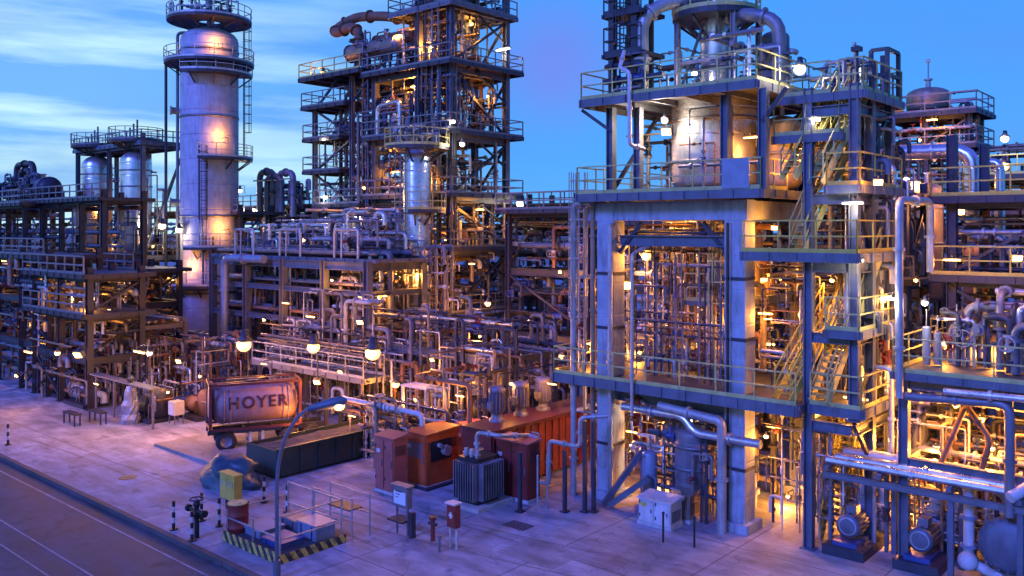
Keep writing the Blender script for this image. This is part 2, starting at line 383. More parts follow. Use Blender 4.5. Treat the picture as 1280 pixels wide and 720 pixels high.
PAL = {'mix': ['galv', 'steel_dark', 'steel_grey', 'clad', 'lagging', 'rust', 'steel_blue', 'steel_dark', 'galv'],
       'warm': ['galv', 'lagging', 'rust', 'steel_dark', 'clad', 'steel_grey', 'steel_dark', 'lagging', 'paint_white'],
       'dark': ['steel_dark', 'steel_blue', 'steel_dark', 'rust', 'steel_grey'],
       'cold': ['galv', 'steel_blue', 'clad', 'steel_dark', 'steel_grey']}
def pipe_path(rnd, u0, u1, v0, v1, z0, z1, kind):
    U = lambda: rnd.uniform(u0, u1); V = lambda: rnd.uniform(v0, v1); Z = lambda: rnd.uniform(z0 + .4, z1)
    if kind == 'v':
        u, v = U(), V(); p = [(u, v, z0), (u, v, rnd.uniform(z0 + (z1-z0)*.5, z1))]
        if rnd.random() < .7: p.append((min(u1, max(u0, u + rnd.choice((-1, 1)) * rnd.uniform(.5, 2))), v, p[-1][2]))
        if rnd.random() < .5: p.append((p[-1][0], V(), p[-1][2]))
        elif rnd.random() < .5: p.append((p[-1][0], v, rnd.uniform(z0 + .3, p[-1][2] - .3)))
    elif kind == 'h':
        v, z = V(), Z(); p = [(u0, v, z), (U(), v, z)] if rnd.random() < .3 else [(u0, v, z), (u1, v, z)]
        if rnd.random() < .6: p.append((p[-1][0], v, rnd.uniform(z0, z)))
        if rnd.random() < .3: p.insert(0, (u0, V(), z))
    else:
        a, v, z = U(), V(), Z(); w = rnd.uniform(.4, 1.6); h = rnd.uniform(.5, 2)
        p = [(a, v, max(z0, z - h)), (a, v, z), (min(u1 + .3, a + w), v, z), (min(u1 + .3, a + w), v, max(z0, z - rnd.uniform(.4, h)))]
    q = [p[0]]
    for x in p[1:]:
        if (Vector(x) - Vector(q[-1])).length > .15: q.append(x)
    if len(q) < 2: q = [(u0, v0, z0), (u0, v0, z1)]
    return q
def piping(label, u0, u1, v0, v1, z0, z1, n, seed, pal='mix', r0=.04, r1=.13, kinds='vvhhl', nv=None, group=None, T=None, seg=8):
    rnd = random.Random(seed)
    T = T or thing('pipe_manifold', label, 'pipework', (u0+u1)/2, (v0+v1)/2, z0, group)
    for i in range(n):
        k = rnd.choice(kinds); r = r0 + (r1 - r0) * rnd.random()**2
        p = pipe_path(rnd, u0, u1, v0, v1, z0, z1, k)
        b = MB().tube(p, r, seg)
        for a, c in zip(p, p[1:]):
            a = Vector(a); c = Vector(c); L = (c - a).length
            if L > 1:
                for _ in range(1 + int(L / 2.5)):
                    t = a.lerp(c, rnd.uniform(.15, .85)); d = (c - a).normalized()
                    b.cyl(t - d*.05, t + d*.05, r * 1.7 + .015, seg)
        b.build('pipe', rnd.choice(PAL[pal]), T)
        if nv is None and rnd.random() < .45 and len(p) > 1:
            a = Vector(p[0]); c = Vector(p[1]); t = a.lerp(c, rnd.uniform(.3, .7)); d = c - a
            if abs(d.y) < .1: valve(T, t, r, rnd, 'z' if abs(d.z) > abs(d.x) else 'x')
    return T
def supports(T, us, v0, v1, z0, z1, m='steel_grey', w=.14):
    for u in us:
        b = MB(); b.bar((u, v0, z0), (u, v0, z1), w).bar((u, v1, z0), (u, v1, z1), w).bar((u, v0 - .2, z1), (u, v1 + .2, z1), w)
        b.build('support', m, T)
def vvessel(name, label, cat, u, v, z0, z1, r, m='clad', skirt=0, dome=.5, bands=0, group=None, n=36, nozz=True, cone=False):
    T = thing(name, label, cat, u, v, z0, group)
    zs = z0 + skirt; h = r * dome
    prof = []
    for i in range(7): a = math.pi/2 * i/6; prof.append((r*math.sin(a), zs + h - h*math.cos(a)))
    if cone: prof = [(r*.18, zs), (r*.22, zs + .1), (r, zs + r*1.3)]
    for i in range(1, 7): a = math.pi/2 * i/6; prof.append((r*math.cos(a), z1 - h + h*math.sin(a)))
    prof.insert(len(prof) - 6, (r, z1 - h))
    MB().lathe((u, v, 0), prof, n).build('shell', m, T)
    if skirt: MB().lathe((u, v, 0), [(r*.97, z0), (r*.97, zs + h)], n).build('skirt', 'steel_grey', T)
    for i in range(bands):
        z = zs + h + (z1 - zs - 2*h) * (i + .5) / bands
        MB().lathe((u, v, z), [(r, -.06), (r + .06, -.06), (r + .06, .06), (r, .06)], n).build('band', 'steel_grey', T)
    if nozz:
        MB().tube([(u, v, z1 - .1), (u, v, z1 + .5)], r*.12, 10).cyl((u, v, z1 + .45), (u, v, z1 + .55), r*.2, 12).build('nozzle', 'galv', T)
    return T
def hdrum(name, label, p, q, r, m='clad', z0=None, group=None, heads='steel_grey'):
    p = Vector(p); q = Vector(q); c = (p + q) / 2; d = (q - p).normalized()
    T = thing(name, label, 'drum', c.x, c.y, z0 if z0 is not None else c.z - r - .4, group)
    L = (q - p).length
    MB().lathe(p, [(r, 0), (r, L)], 24, d).build('shell', m, T)
    for e, s in ((p, -1), (q, 1)):
        b = MB(); b.lathe(e, [(r*1.12, -.06*s), (r*1.12, .06*s)], 24, d)
        b.lathe(e, [(r*1.12, .06*s), (r*.98, .061*s), (r*.98, .16*s), (r*.8, r*.32*s + .1*s), (r*.45, r*.45*s + .12*s), (0, r*.5*s + .12*s)], 24, d).build('channel_head', heads, T)
    side = Vector((-d.y, d.x, 0))
    for t in (.22, .78):
        e = p.lerp(q, t); zb = T.location.z
        b = MB(); b.bar((e.x, e.y, zb), (e.x, e.y, e.z - r*.6), r*1.5, .16, up=side); b.build('saddle', 'steel_dark', T)
        MB().cyl(e + Vector((0,0,r*.9)), e + Vector((0,0,r + .35)), r*.28, 10).cyl(e + Vector((0,0,r+.3)), e + Vector((0,0,r+.38)), r*.42, 10).build('nozzle', 'galv', T)
    return T
LG = .68; NLC = [0]
def lamp(label, u, v, z, W_=260, pole=None, r=.16, white=False, name='sodium_or_fill_lamp', dv=-.12, lit=True, col=None, arm=0):
    r = r * .72 + .02
    T = thing(name, label, 'lamp', u, v, pole if pole is not None else z - .4)
    hood = 'steel_dark'
    NLC[0] += 1; style = NLC[0] % 3 if r < .22 else 0
    if style == 1:      # box floodlight tilted down toward the yard
        a = Vector((u, v, z)); d = Vector((.35, -.75, -.55)).normalized()
        MB().bar(a - d*r*1.3, a - d*r*.1, r*2.6, r*2.0).build('hood', hood, T); MB().bar(a - d*r*.097, a + d*r*.12, r*2.2, r*1.6).build('bulb', 'bulb_white' if white else 'bulb', T)
    elif style == 2:    # strip light under a trough
        MB().box(u - r*3.2, u + r*3.2, v - r*.6, v + r*.6, z + r*.35, z + r*.6).build('hood', hood, T); MB().tube([(u - r*3, v, z), (u + r*3, v, z)], r*.34, 10).build('bulb', 'bulb_white' if white else 'bulb', T)
    else:
     MB().lathe((u, v, z), [(.02, r*2.0), (r*.4, r*1.95), (r*.5, r*1.1), (r*1.25, r*.45), (r*1.2, r*.4)], 14).build('hood', hood, T)
     MB().ball((u, v, z - r*.1), r, 12).build('bulb', 'bulb_white' if white else 'bulb', T)
    b = MB()
    if pole is not None: b.tube([(u, v + .25, pole), (u, v + .25, z + r*1.9), (u, v, z + r*1.9), (u, v, z + r*1.1)], .045, 8, bend=.1).box(u - .12, u + .12, v + .13, v + .37, pole, pole + .03)
    else: b.tube([(u, v + .5, z - .3), (u, v + .5, z + r*1.9), (u, v, z + r*1.9), (u, v, z + r*1.1)], .025, 6, bend=.08)
    b.build('pole' if pole is not None else 'bracket', hood, T)
    if lit:
        ld = bpy.data.lights.new('lamp_light', 'POINT'); lo = bpy.data.objects.new('lamp_light', ld); COL.objects.link(lo)
        ld.energy = W_ * LG; ld.color = col or ((1, .82, .6) if white else WARM); ld.shadow_soft_size = .12
        lo.parent = T; lo.location = Vector((u, v, z)) - ORG[T.name] + Vector((0, -r - .16, -.1))
    return T
def circ_platform(T, u, v, r0, r1, z, a0=0, a1=360, rm='rail_grey', posts=16):
    n = max(6, int(abs(a1 - a0) / 12)); A = [R(a0 + (a1 - a0)*i/n) for i in range(n + 1)]
    inn = [(u + r0*math.cos(a), v + r0*math.sin(a)) for a in A]; out = [(u + r1*math.cos(a), v + r1*math.sin(a)) for a in A]
    b = MB()
    vs = [(x, y, zz) for zz in (z - .22, z) for x, y in inn + out]; m = n + 1; fs = []
    for i in range(n):
        fs += [(2*m + i, 2*m + m + i, 2*m + m + i + 1, 2*m + i + 1), (i, i + 1, m + i + 1, m + i), (m + i, m + i + 1, 3*m + i + 1, 3*m + i), (i + 1, i, 2*m + i, 2*m + i + 1)]
    b.add(vs, fs)
    b.build('platform', 'steel_dark', T)
    b = MB()
    for h in (1.1, .55): 
        for p, q in zip(out, out[1:]): b.bar((*p, z + h), (*q, z + h), .055)
    for p, q in zip(out, out[1:]): b.bar((*p, z + .08), (*q, z + .08), .02, .16)
    for p in out[::2]: b.bar((*p, z), (*p, z + 1.1), .05)
    if a1 - a0 < 360:
        for p, q in ((inn[0], out[0]), (inn[-1], out[-1])):
            for h in (1.1, .55): b.bar((*p, z + h), (*q, z + h), .05)
    b.build('railing', rm, T)
    b = MB()
    for p, q in list(zip(inn, out))[1::3]: b.bar((*p, z - 1.0), (q[0]*.9 + p[0]*.1, q[1]*.9 + p[1]*.1, z - .22), .1)
    b.build('bracket', 'steel_dark', T)
def box_corner(px, py, wu, wv, h, z=0):
    u, v = G(px, py); return u - wu, u, v, v + wv, z, z + h
def cabinet(name, label, px, py, wu, wv, h, m, top=None, doors=2, legs=.12):
    u0, u1, v0, v1, z0, z1 = box_corner(px, py, wu, wv, h)
    T = thing(name, label, 'cabinet', (u0+u1)/2, (v0+v1)/2, 0)
    MB().box(u0, u1, v0, v1, legs, z1).build('body', m, T)
    MB().box(u0 - .05, u1 + .05, v0 - .05, v1 + .05, 0, legs - .003).build('plinth', 'concrete', T)
    b = MB()
    for k in range(6): b.box(u1+.003, u1+.02, v0+.1, v1-.1, z1-.35-k*.07, z1-.32-k*.07)
    b.build('side_louvre', 'steel_dark', T)
    MB().box(u0 + .12, u0 + .34, v0 - .045, v0 - .037, z1*.72, z1*.72 + .16).build('plate', 'paint_white' if h > 1.2 else 'yellow', T)
    MB().tube([(u1 - .1, v1 + .06, .0), (u1 - .1, v1 + .06, z1 + .3), (u1 - .5, v1 + .06, z1 + .3)], .03, 6).build('conduit', 'galv', T)
    MB().add([(u0-.07,v0-.07,z1+.003),(u1+.07,v0-.07,z1+.003),(u1+.07,v1+.07,z1+.003),(u0-.07,v1+.07,z1+.003),
              (u0-.07,v0-.07,z1+.05),(u1+.07,v0-.07,z1+.05),(u1+.07,v1+.07,z1+.14),(u0-.07,v1+.07,z1+.14)],
             [(0,3,2,1),(4,5,6,7),(0,1,5,4),(1,2,6,5),(2,3,7,6),(3,0,4,7)]).build('roof', top or m, T)
    w = (u1 - u0) / doors
    for i in range(doors):
        d = MB().box(u0 + i*w + .05, u0 + (i+1)*w - .04, v0 - .035, v0 - .003, legs + .08, z1 - .1).build('door', m, T)
        MB().box(u0 + (i+1)*w - .14, u0 + (i+1)*w - .10, v0 - .08, v0 - .038, legs + (z1-legs)*.45, legs + (z1-legs)*.6).build('handle', 'steel_grey', d)
        for q in (.2, .8): MB().cyl((u0 + i*w + .07, v0 - .05, legs + (z1-legs)*q), (u0 + i*w + .07, v0 - .05, legs + (z1-legs)*q + .12), .022, 6).build('hinge', 'steel_dark', d)
    return T, (u0, u1, v0, v1, z0, z1)
def text_mesh(s, size, m, parent, loc, rz, ext=.01, part='lettering'):
    cu = bpy.data.curves.new('lettering', 'FONT'); cu.body = s; cu.size = size; cu.extrude = ext; cu.offset = size*.018; cu.align_x = 'CENTER'; cu.align_y = 'CENTER'; cu.space_character = 1.12
    o = bpy.data.objects.new(part, cu); COL.objects.link(o); bpy.context.view_layer.update()
    dg = bpy.context.evaluated_depsgraph_get(); me = bpy.data.meshes.new_from_object(o.evaluated_get(dg)); bpy.data.objects.remove(o)
    o = bpy.data.objects.new(part, me); COL.objects.link(o); me.materials.clear(); me.materials.append(MATS[m])
    o.parent = parent; o.location = Vector(loc) - ORG[root(parent)]; o.rotation_euler = (R(90), 0, rz)
    return o
# ================================================================ ground
def ground_mat(name, col, col2, bump, joint=None, rough=.75, sc=.35):
    m = bpy.data.materials.new(name); m.use_nodes = True; MATS[name] = m
    nt = m.node_tree; N = nt.nodes; L = nt.links; b = N['Principled BSDF']
    tc = N.new('ShaderNodeTexCoord'); src = tc.outputs['Object']
    n = N.new('ShaderNodeTexNoise'); n.inputs['Scale'].default_value = sc; n.inputs['Detail'].default_value = 9; n.inputs['Roughness'].default_value = .65; L.new(src, n.inputs['Vector'])
    r = N.new('ShaderNodeValToRGB'); L.new(n.outputs[0], r.inputs[0]); r.color_ramp.elements[0].position = .32; r.color_ramp.elements[1].position = .62
    r.color_ramp.elements[0].color = (*col2, 1); r.color_ramp.elements[1].color = (*col, 1)
    mp = N.new('ShaderNodeMapping'); mp.inputs['Scale'].default_value = (.4, 1.0, 1); L.new(src, mp.inputs[0])
    n2 = N.new('ShaderNodeTexNoise'); n2.inputs['Scale'].default_value = 1.3; n2.inputs['Detail'].default_value = 6; n2.inputs['Roughness'].default_value = .6; L.new(mp.outputs[0], n2.inputs['Vector'])
    r2 = N.new('ShaderNodeMapRange'); r2.inputs['From Min'].default_value = .38; r2.inputs['From Max'].default_value = .64; r2.inputs['To Min'].default_value = .62; r2.inputs['To Max'].default_value = 1.2; L.new(n2.outputs[0], r2.inputs[0])
    ml = N.new('ShaderNodeVectorMath'); ml.operation = 'SCALE'; L.new(r.outputs[0], ml.inputs[0]); L.new(r2.outputs[0], ml.inputs['Scale']); last = ml.outputs[0]
    # oily spots
    n4 = N.new('ShaderNodeTexNoise'); n4.inputs['Scale'].default_value = 1.1; n4.inputs['Detail'].default_value = 4; L.new(src, n4.inputs['Vector'])
    r4 = N.new('ShaderNodeMapRange'); r4.inputs['From Min'].default_value = .60; r4.inputs['From Max'].default_value = .72; r4.inputs['To Max'].default_value = .6; L.new(n4.outputs[0], r4.inputs[0])
    m4 = N.new('ShaderNodeMix'); m4.data_type = 'RGBA'; L.new(r4.outputs[0], m4.inputs['Factor']); L.new(last, m4.inputs['A']); m4.inputs['B'].default_value = (*[c*.35 for c in col2], 1); last = m4.outputs['Result']
    if joint:
        br = N.new('ShaderNodeTexBrick'); L.new(src, br.inputs['Vector']); br.offset = .0
        br.inputs['Scale'].default_value = 1; br.inputs['Brick Width'].default_value = joint; br.inputs['Row Height'].default_value = joint
        br.inputs['Mortar Size'].default_value = .022; br.inputs['Color1'].default_value = (1,1,1,1); br.inputs['Color2'].default_value = (.78,.78,.80,1); br.inputs['Mortar'].default_value = (.25,.25,.25,1)
        mm = N.new('ShaderNodeMix'); mm.data_type = 'RGBA'; mm.blend_type = 'MULTIPLY'; mm.inputs['Factor'].default_value = 1; L.new(last, mm.inputs['A']); L.new(br.outputs['Color'], mm.inputs['B']); last = mm.outputs['Result']
    vo = N.new('ShaderNodeTexVoronoi'); vo.feature = 'DISTANCE_TO_EDGE'; vo.inputs['Scale'].default_value = .33
    wn = N.new('ShaderNodeTexNoise'); wn.inputs['Scale'].default_value = 1.4; wn.inputs['Detail'].default_value = 5; L.new(src, wn.inputs['Vector'])
    wa = N.new('ShaderNodeVectorMath'); wa.operation = 'MULTIPLY_ADD'; L.new(wn.outputs['Color'], wa.inputs[0]); wa.inputs[1].default_value = (1.1, 1.1, 0); L.new(src, wa.inputs[2]); L.new(wa.outputs[0], vo.inputs['Vector'])
    cr = N.new('ShaderNodeMapRange'); L.new(vo.outputs['Distance'], cr.inputs[0]); cr.inputs['From Min'].default_value = .002; cr.inputs['From Max'].default_value = .01; cr.inputs['To Min'].default_value = .68; cr.inputs['To Max'].default_value = 1
    cs = N.new('ShaderNodeVectorMath'); cs.operation = 'SCALE'; L.new(last, cs.inputs[0]); L.new(cr.outputs[0], cs.inputs['Scale']); last = cs.outputs[0]
    L.new(last, b.inputs['Base Color']); 
    rr = N.new('ShaderNodeMapRange'); rr.inputs['To Min'].default_value = rough - .25; rr.inputs['To Max'].default_value = rough + .15; L.new(n2.outputs[0], rr.inputs[0]); L.new(rr.outputs[0], b.inputs['Roughness'])
    n3 = N.new('ShaderNodeTexNoise'); n3.inputs['Scale'].default_value = 9; n3.inputs['Detail'].default_value = 6; L.new(src, n3.inputs['Vector'])
    bp = N.new('ShaderNodeBump'); bp.inputs['Strength'].default_value = bump; bp.inputs['Distance'].default_value = .02; L.new(n3.outputs[0], bp.inputs['Height']); L.new(bp.outputs[0], b.inputs['Normal'])
ground_mat('apron_mat', (.36, .36, .41), (.24, .24, .275), .6, 4.6)
ground_mat('ground_mat', (.25, .22, .20), (.16, .14, .13), .5)
ground_mat('road_mat', (.085, .08, .095), (.06, .055, .068), .6, None, .7)
ground_mat('strip_mat', (.08, .075, .08), (.055, .05, .055), .4)
ground_mat('patch_mat', (.26, .25, .27), (.17, .165, .18), .6)
ground_mat('tyre_mat', (.24, .23, .245), (.15, .145, .155), .4)
def struct(name, b, m):
    o = b.build(name, m, None, (0, 0, 0)); o['kind'] = 'structure'; return o
struct('ground', MB().add([(-1500,-900,-.14),(1500,-900,-.14),(1500,2000,-.14),(-1500,2000,-.14)], [(0,1,2,3)]), 'ground_mat')
struct('road', MB().add([(-400,2,-.135),(120,2,-.135),(120,15.2,-.135),(-400,15.2,-.135)], [(0,1,2,3)]), 'road_mat')
struct('road_edge_strip', MB().add([(-400,14.62,-.131),(120,14.62,-.131),(120,15.19,-.131),(-400,15.19,-.131)], [(0,1,2,3)]), 'strip_mat')
struct('apron', MB().box(-400, 60, 15.42, 200, -.13, 0), 'apron_mat')
for v, w in ((14.45, .07), (12.02, .07), (11.1, .06)):
    struct('road_line', MB().add([(-400,v,-.127),(120,v,-.127),(120,v+w,-.127),(-400,v+w,-.127)], [(0,1,2,3)]), 'line_paint')
b = MB()
for i in range(-60, 20): b.box(i*2.0, i*2.0 + 1.98, 15.2, 15.418, -.13, .03)
struct('kerb', b, 'strip_mat')
u, v = G(160, 597)
for lab, (px, py) in (('round iron manhole cover set in the open concrete left of the tarp', (160, 597)), ('small square drain grate in the concrete in front of the dark transformer', (648, 657))):
    u, v = G(px, py)
    if 'round' in lab: o = MB().cyl((u, v, .0), (u, v, .012), .38, 20).build('manhole_cover', 'steel_dark')
    else:
        o = MB()
        for k in range(7): o.box(u - .5 + k*.15, u - .5 + k*.15 + .09, v - .35, v + .35, .0, .012)
        o = o.build('drain_grate', 'steel_dark')
    tag(o, lab, 'drain cover')

# cast repair patches and tyre marks on the yard
rnd = random.Random(77)
for i, (px, py, a, c) in enumerate(((150, 650, 0, 0), (60, 520, 4.2, 1.6), (230, 590, 2.6, 2.2), (420, 600, 3.2, 1.4), (620, 690, 2.4, 1.8), (760, 700, 1.6, 2.6), (330, 655, 2.2, 1.2))):
    if a:
        u, v = G(px, py); struct('repair_patch', MB().add([(u, v, .004), (u+a, v, .004), (u+a, v+c, .004), (u, v+c, .004)], [(0,1,2,3)]), 'patch_mat')
for i in range(7):
    v = 17.2 + i*1.15 + rnd.uniform(-.3, .3); u0 = rnd.uniform(-60, -25); L_ = rnd.uniform(8, 22); sl_ = rnd.uniform(-.05, .12); b = MB(); n = 14
    for k in range(n):
        w = .12; x0 = u0 + L_*k/n; x1 = u0 + L_*(k+1)/n; f = lambda x: v + sl_*(x-u0) + .012*(x-u0)**2*(1 if i % 2 else -1)*.5
        b.add([(x0, f(x0), .006+i*.0004), (x1, f(x1), .006+i*.0004), (x1, f(x1)+w, .006+i*.0004), (x0, f(x0)+w, .006+i*.0004)], [(0,1,2,3)])
    struct('tyre_mark', b, 'tyre_mat')
# ================================================================ main process structure on the right
UA, UB, UC, VF = -20.35, -14.65, -11.95, 29.4
T = S = thing('process_structure', 'tall concrete portal structure with blue steel decks around a big silver drum', 'process structure', UB - 2.8, VF + 2.8)
for u in (UA, UB):
    for v in (VF, VF + 5.7):
        MB().box(u-.4, u+.4, v-.4, v+.4, .352, 12.0).build('column', 'concrete_blue', T)
        MB().box(u-.6, u+.6, v-.6, v+.6, 0, .35).build('column_base', 'concrete_blue', T)
for v in (VF, VF + 5.7): MB().box(UA-.9, UB+.46, v-.36, v+.36, 11.3, 12.03).build('beam', 'concrete_blue', T)
for u in (UA, UB): MB().box(u-.33, u+.33, VF+.403, VF+5.297, 11.32, 12.0).build('beam', 'concrete_blue', T)
MB().ibeam((UA+.46, VF, 10.5), (UB-.46, VF, 10.5), .3, .42).build('beam', 'steel_blue', T)
MB().ibeam((UA+.46, VF+5.7, 8.4), (UB-.46, VF+5.7, 8.4), .3, .4).build('beam', 'steel_blue', T)
MB().ibeam((UB, VF+.46, 8.2), (UB, VF+5.24, 8.2), .3, .4).build('beam', 'steel_blue', T)
# haunches and base angle plates
for u, s in ((UB, -1), (UA, 1)): MB().bar((u+s*.45, VF, 10.0), (u+s*1.5, VF, 11.2), .16).build('brace', 'steel_dark', T)
# lower deck L1 (z 5)
deck(T, -22.4, UC-.1, VF-1.15, VF+6.6, 5.0, 'SWN', eh=.36)
beams(T, (UA, UB), (VF, VF+5.7), 4.6, .35, .5)
# deck L2 (z 12.3)
deck(T, -21.2, -13.3, VF-1.15, VF+6.6, 12.35, 'SWN', eh=.3)
MB().rail([(-13.3, VF-1.15), (-13.3, VF+1)], 12.35).build('railing', 'yellow_grey', T)
MB().box(-14.75, -13.7, VF-1.2, VF-1.16, 12.4, 13.45).build('panel', 'blue_pale', T)
# posts L2 -> L3
for u, v in ((UA+.3, VF-.4), (UA+1.2, VF+.2), (UB-.3, VF-.5), (-13.25, VF-1.0), (UA, VF+5.7), (UB, VF+5.7), (-17.6, VF+5.7)):
    MB().ibeam((u, v, 12.35), (u, v, 15.85), .3, .3, up=(1,0,0)).build('column', 'steel_blue' if v < 32 else 'steel_dark', T)
for a, bb in (((UA+.3, VF-.4, 14.9), (UA-.8, VF-.9, 15.8)), ((UA+.3, VF-.4, 12.4), (UA+.3, VF+3, 15.7)), ((UA, VF+5.7, 12.4), (UB, VF+5.7, 15.8)), ((-13.3, VF-1, 14.7), (-12.4, VF-1, 15.8))):
    MB().bar(a, bb, .13).build('brace', 'steel_dark', T)
# deck L3 (z 16.1)
deck(T, -21.0, -13.45, VF-1.15, VF+6.4, 16.15, 'SWNE', eh=.3)
# top platform L4 around the column head
for u, v in ((-18.3, 31.2), (-15.8, 31.2), (-18.3, 33.4), (-15.8, 33.4)):
    MB().ibeam((u, v, 16.15), (u, v, 19.45), .2, .2, up=(1,0,0)).build('column', 'steel_grey', T)
for z in (17.7,):
    for a, bb in (((-18.3, 31.2, z), (-15.8, 31.2, z)), ((-15.8, 31.2, z), (-15.8, 33.4, z)), ((-18.3, 31.2, z), (-18.3, 33.4, z))): MB().bar(a, bb, .16).build('beam', 'steel_grey', T)
MB().bar((-18.3, 31.2, 16.3), (-17.1, 31.2, 19.2), .09).build('brace', 'steel_dark', T)
circ_platform(T, -17.1, 32.2, .62, 1.75, 19.7, rm='yellow_grey')
# ladder cage tower left of the drum, rising off the frame
b = MB(); 
for u in (-20.4, -19.3):
    b.bar((u, VF+.2, 16.15), (u, VF+.2, 23.5), .26); b.bar((u, VF+1.4, 16.15), (u, VF+1.4, 23.5), .16)
b.build('mast', 'steel_dark', T)
for z in (18.1, 19.75, 21.6): deck(T, -20.7, -18.9, VF, VF+1.6, z, 'SW', rm='steel_dark', em='steel_dark', eh=.14)
MB().ladder((-19.85, VF+.25), 16.15, 23.0).build('ladder', 'steel_dark', T)

vvessel('process_drum', 'big silver process drum standing between the middle decks of the portal structure', 'vessel', -17.1, 32.2, 12.4, 16.6, 1.78, 'clad', dome=.25, bands=2, nozz=False)
T = vvessel('column_head', 'narrow silver column head rising through the upper deck above the big drum', 'vessel', -17.1, 32.2, 16.65, 20.6, .58, 'clad', dome=.5, bands=3)
vvessel('slender_drum', 'dark blue upright drum beside the silver column head on the upper deck', 'vessel', -15.0, 33.2, 16.2, 18.9, .55, 'steel_blue', dome=.5, bands=2)
vvessel('copper_lit_vessel', 'short drum lit orange just right of the big silver drum', 'vessel', -14.45, 32.6, 12.4, 15.4, .75, 'lagging', dome=.6, bands=1)
# overhead lines
def line(label, pts, r, m, cat='pipe', fl=True, sup=None, name='overhead_pipe'):
    T = thing(name, label, cat, *pts[0][:2], min(p[2] for p in pts))
    b = MB().tube(pts, r, 14)
    for a, c in zip(pts, pts[1:]):
        a = Vector(a); c = Vector(c); d = (c - a); L = d.length
        if L < .8: continue
        d.normalize(); k = max(1, int(L / 3))
        for i in range(k):
            t = a + d * (L * (i + .5) / k); b.cyl(t - d*.05, t + d*.05, r*1.35 + .02, 14)
    b.build('pipe', m, T)
    for s in sup or (): MB().bar(s[0], s[1], .14).build('support', 'steel_grey', T)
    return T
line('fat silver overhead pipe rising left of the column head and bending over its top', [(-19.1, VF+.4, 16.2), (-19.1, VF+.4, 19.4), (-18.6, VF+.9, 20.0), (-17.1, 31.6, 20.35), (-17.1, 32.2, 20.35)], .27, 'galv')
line('fat blue pipe running right from the column head then dropping to the stair tower', [(-16.8, 32.2, 19.5), (*PD(935, 33.6), 19.3), (*PD(974, 33), 18.9), (*PD(974, 33), 16.3)], .26, 'steel_grey')
line('thin white drain pipe hanging down in front of the upper deck edge', [(-19.3, VF-.6, 18.0), (-19.0, VF-1.35, 17.2), (-18.55, VF-1.35, 17.0), (-18.55, VF-1.35, 14.2), (-18.5, VF-.4, 14.1)], .075, 'paint_white')
piping('mesh of blue and silver pipes crowding the upper deck left of the column head', -20.6, -17.8, 29.2, 34.4, 16.2, 18.6, 14, 11, 'cold', .04, .12)
piping('mesh of pipes and valves crowding the upper deck right of the column head', -15.9, -13.8, 29.0, 34.6, 16.2, 18.3, 14, 12, 'cold', .04, .12)
piping('warm lit pipes hanging left of the big silver drum', -20.6, -19.0, 30.4, 34.6, 12.5, 15.8, 12, 13, 'mix', .04, .11)
piping('pipes crossing behind the big silver drum', -18.5, -13.6, 34.0, 35.4, 12.5, 15.8, 12, 14, 'mix', .04, .12)
piping('small bore pipes hugging the front of the big silver drum', -17.6, -14.2, 29.6, 30.2, 12.5, 15.6, 4, 15, 'dark', .03, .07)
# inside the portal between L1 and L2
piping('maze of warm lit risers inside the portal behind its left column', UA+.4, UA+2.8, 30.4, 34.8, 5.05, 11.4, 26, 21, 'warm', .03, .12)
piping('maze of warm lit risers in the middle of the portal', UA+2.4, UB-1.8, 30.2, 34.8, 5.05, 11.4, 30, 22, 'warm', .03, .12)
piping('maze of warm lit pipes inside the portal beside its right column', UB-2.2, UB+.1, 30.8, 35.2, 5.05, 11.2, 26, 23, 'warm', .04, .14)
piping('tight rows of thin silver lines low on the portal deck', UA+.6, UB-.6, 29.8, 31.2, 5.05, 7.6, 22, 24, 'warm', .025, .07, 'hhvl')
piping('silver instrument lines high under the portal crossbeam', UA+.6, UB-.6, 30.2, 32.2, 8.2, 10.9, 16, 25, 'cold', .025, .08, 'hhlv')
vvessel('hanging_cone_vessel', 'cone bottomed brown vessel hanging beneath the portal crossbeam', 'vessel', -16.2, 32.4, 7.2, 11.1, .95, 'lagging', dome=.4, bands=2, cone=True)
hdrum('horizontal_exchanger', 'stubby lagged exchanger lying on the portal deck near its right column', (-17.2, 31.4, 5.9), (-15.4, 31.4, 5.9), .42, 'lagging')
hdrum('horizontal_exchanger', 'dark exchanger lying on the portal deck near its left column', (-19.3, 32.4, 6.0), (-17.8, 32.4, 6.0), .45, 'steel_dark')
T = thing('valve_platform', 'small warm lit access platform hanging halfway up inside the portal', 'platform', -16, 31.5, 8.0)
deck(T, -17.6, -15.3, 30.6, 32.0, 8.1, 'SE', eh=.16)
T = thing('valve_platform', 'narrow grey access platform behind the left half of the portal', 'platform', -19, 33, 9.0)
deck(T, -19.8, -17.8, 33.0, 34.6, 9.1, 'SE', eh=.16); MB().ladder((-18.6, 32.9), 5.1, 9.1, cage=False).build('ladder', 'galv', T)
# tall pipes on the left flank
for i, (px, v, zt, r, m, lb) in enumerate(((717, 28.6, 12.0, .13, 'galv', 'tall silver riser standing farthest left of the portal structure'),
        (731, 29.6, 11.9, .07, 'galv', 'thin riser second from the left beside the portal structure'),
        (741, 29.0, 12.2, .10, 'lagging', 'lagged riser third from the left beside the portal structure'),
        (750, 30.2, 12.2, .08, 'steel_grey', 'grey riser just left of the portal left column'))):
    u = uof(px, v); line(lb, [(u, v, .0), (u, v, zt), (u + .9, v, zt)], r, m, name='riser')
u = uof(761, 28.7)
line('pale blue pipe strapped to the front of the portal left column', [(u, 28.8, .2), (u, 28.8, 11.1), (u+.1, 28.8, 11.1)], .10, 'galv', name='riser')
u = uof(790, 28.05)
line('thin silver riser passing in front of the portal lower deck', [(u, 28.05, 3.8), (u, 28.05, 10.0), (u, 29.4, 10.3)], .07, 'galv', name='riser')
u = uof(902, 28.5)
